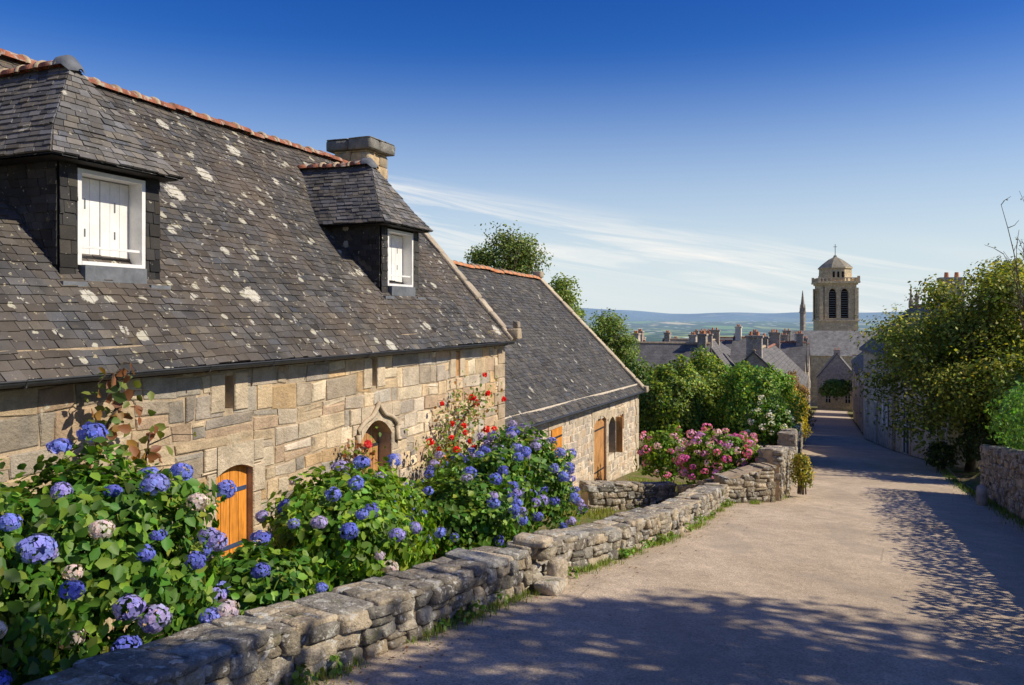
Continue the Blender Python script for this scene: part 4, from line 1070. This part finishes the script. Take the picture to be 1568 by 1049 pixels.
def grass(name,fn,n,h,col):
    P=np.array([fn() for _ in range(n)]); ax=np.tile(np.array([[0,0,3.]]),(n,1))
    Nn=RNG.normal(0,1,(n,3)); Nn[:,2]=.1
    V,F,c=scatter(P,Nn,h*RNG.uniform(.5,1.5,n),colvar(n,col,.3,.12),BL,BLF,0,.2,axis=ax,wide=2.2); npobj(name,V,F,c,'leaf')
random.seed(77)
def f1():
    t=random.uniform(-1,17)
    while mn.noise(Vector((t*1.3,0,0)))<-.05: t=random.uniform(-1,17)
    q=(eL(t) if t<16.2 else 1.5)-abs(random.gauss(0,.09))+.03; return W(t,q,zr(t)-.01)
grass('grass_verge',f1,5200,.055,(.2,.28,.05))
def f2():
    while True:
        t=random.uniform(2,24); q=random.uniform(eL(t)+.5,6.0)
        if mn.noise(Vector((t*.9,q*.9,4)))>-.15: return W(t,q,hgt(t,q)-.03)
grass('yard_grass',f2,26000,.085,(.27,.31,.06))
def f3():
    t=random.uniform(8,32); q=eR(t)+abs(random.gauss(0,.15)); return W(t,q,zr(t)-.01)
grass('grass_verge',f3,4000,.08,(.12,.18,.035))
def f4():
    t=random.uniform(17.5,30); q=eL(t)-abs(random.gauss(0,.08)); return W(t,q,zr(t)-.01)
grass('grass_verge',f4,2500,.08,(.22,.27,.05))
parts=[]
for i in range(30):
    t=random.uniform(3.8,16); q=eL(t)-random.uniform(0,.1); b=np.array(W(t,q,zr(t)+.03)); m=30; d=sph(m); d[:,2]=abs(d[:,2])
    parts.append(scatter(b+d*random.uniform(.04,.1),d,.05,colvar(m,(.18,.28,.045)),LEAF,LEAFF))
V,F,c=join(parts); npobj('wall_foot_weeds',V,F,c,'leaf')
n=1600; tt=RNG.uniform(2,24,n); P=[]
for t in tt:
    e=random.random()<.6
    q=(eL(t)-abs(random.gauss(0,.3))) if e else (eR(t)+abs(random.gauss(0,.35))); P.append(W(t,q,zr(t)+.012))
V,F,c=scatter(np.array(P),np.tile(np.array([[0,0,3.]]),(n,1)),.03*RNG.uniform(.4,1.4,n),colvar(n,(.25,.17,.08),.4,.15),RH,RHF,0,.5); npobj('leaf_litter',V,F,c,'leaf')

# ================================================================ LIGHT
el=math.radians(39); az=-A+math.radians(8)
sd=Vector((math.cos(az)*math.cos(el),math.sin(az)*math.cos(el),math.sin(el)))
ld=bpy.data.lights.new('sun','SUN'); ld.energy=5.0; ld.angle=math.radians(.5); ld.color=(1,.915,.76)
lo=bpy.data.objects.new('sun',ld); lo.rotation_euler=sd.to_track_quat('Z','Y').to_euler(); bpy.context.scene.collection.objects.link(lo)
w=bpy.data.worlds.new('World'); bpy.context.scene.world=w; w.use_nodes=True; nt=w.node_tree; nt.nodes.clear(); g=N(nt)
sk=g.n('ShaderNodeTexSky',sky_type='NISHITA'); sk.sun_disc=False; sk.sun_elevation=el; sk.sun_rotation=math.atan2(sd.x,sd.y); sk.altitude=200; sk.air_density=1.0; sk.dust_density=.5; sk.ozone_density=4.
tc=g.n('ShaderNodeTexCoord').outputs['Generated']
sx=g.n('ShaderNodeSeparateXYZ',{0:tc}); X,Y,Zz=sx.outputs
skc=g.n('ShaderNodeHueSaturation',{'Hue':.514,'Saturation':1.38,'Value':1.08,'Color':sk.outputs[0]}).outputs[0]
pol=g.n('ShaderNodeMapRange',{'Value':Zz,'From Min':.16,'From Max':.46},clamp=True,interpolation_type='SMOOTHSTEP').outputs[0]
skc=g.mix(pol,skc,g.mix(1.,skc,(.8,.66,.86),'MULTIPLY'))
hzf=g.n('ShaderNodeMapRange',{'Value':Zz,'From Min':.33,'From Max':-.02,'To Max':.96},clamp=True,interpolation_type='SMOOTHSTEP').outputs[0]
skc=g.mix(hzf,skc,(5.8,6.6,7.0))
azm=g.math('ARCTAN2',X,Y); e2=g.math('ADD',Zz,g.math('MULTIPLY',azm,.17))
vec=g.n('ShaderNodeCombineXYZ',{0:g.math('MULTIPLY',azm,2.2),1:g.math('MULTIPLY',e2,34.),2:.0}).outputs[0]
nz=g.noise(vec,1.5,8,.62,.7)
cl=g.ramp(nz.outputs[0],[(.42,0.),(.66,1.)])
band=g.math('MULTIPLY',g.n('ShaderNodeMapRange',{'Value':e2,'From Min':.04,'From Max':.085},clamp=True,interpolation_type='SMOOTHSTEP').outputs[0],
            g.n('ShaderNodeMapRange',{'Value':e2,'From Min':.16,'From Max':.12},clamp=True,interpolation_type='SMOOTHSTEP').outputs[0])
low=g.noise(vec,.8,5,.5,.4); lowb=g.n('ShaderNodeMapRange',{'Value':Zz,'From Min':.12,'From Max':.02,'To Max':.4}).outputs[0]
f=g.math('MAXIMUM',g.math('MULTIPLY',cl,g.math('MULTIPLY',band,.95)),g.math('MULTIPLY',g.ramp(low.outputs[0],[(.4,0.),(.7,1.)]),lowb),clamp=True)
skc=g.mix(f,skc,(7.9,7.8,7.5))
bg=g.n('ShaderNodeBackground',{0:skc,1:.12}); g.n('ShaderNodeOutputWorld',{0:bg.outputs[0]})
cd=bpy.data.cameras.new('camera'); cd.sensor_width=36; cd.lens=1220/1568*36; cd.shift_y=-40.5/1568; cd.clip_end=60000; cd.clip_start=.05
co=bpy.data.objects.new('camera',cd); co.location=(0,0,0); co.rotation_euler=(math.pi/2,0,0); bpy.context.scene.collection.objects.link(co); bpy.context.scene.camera=co
vs=bpy.context.scene.view_settings; vs.view_transform='Standard'; vs.look='None'; vs.exposure=0
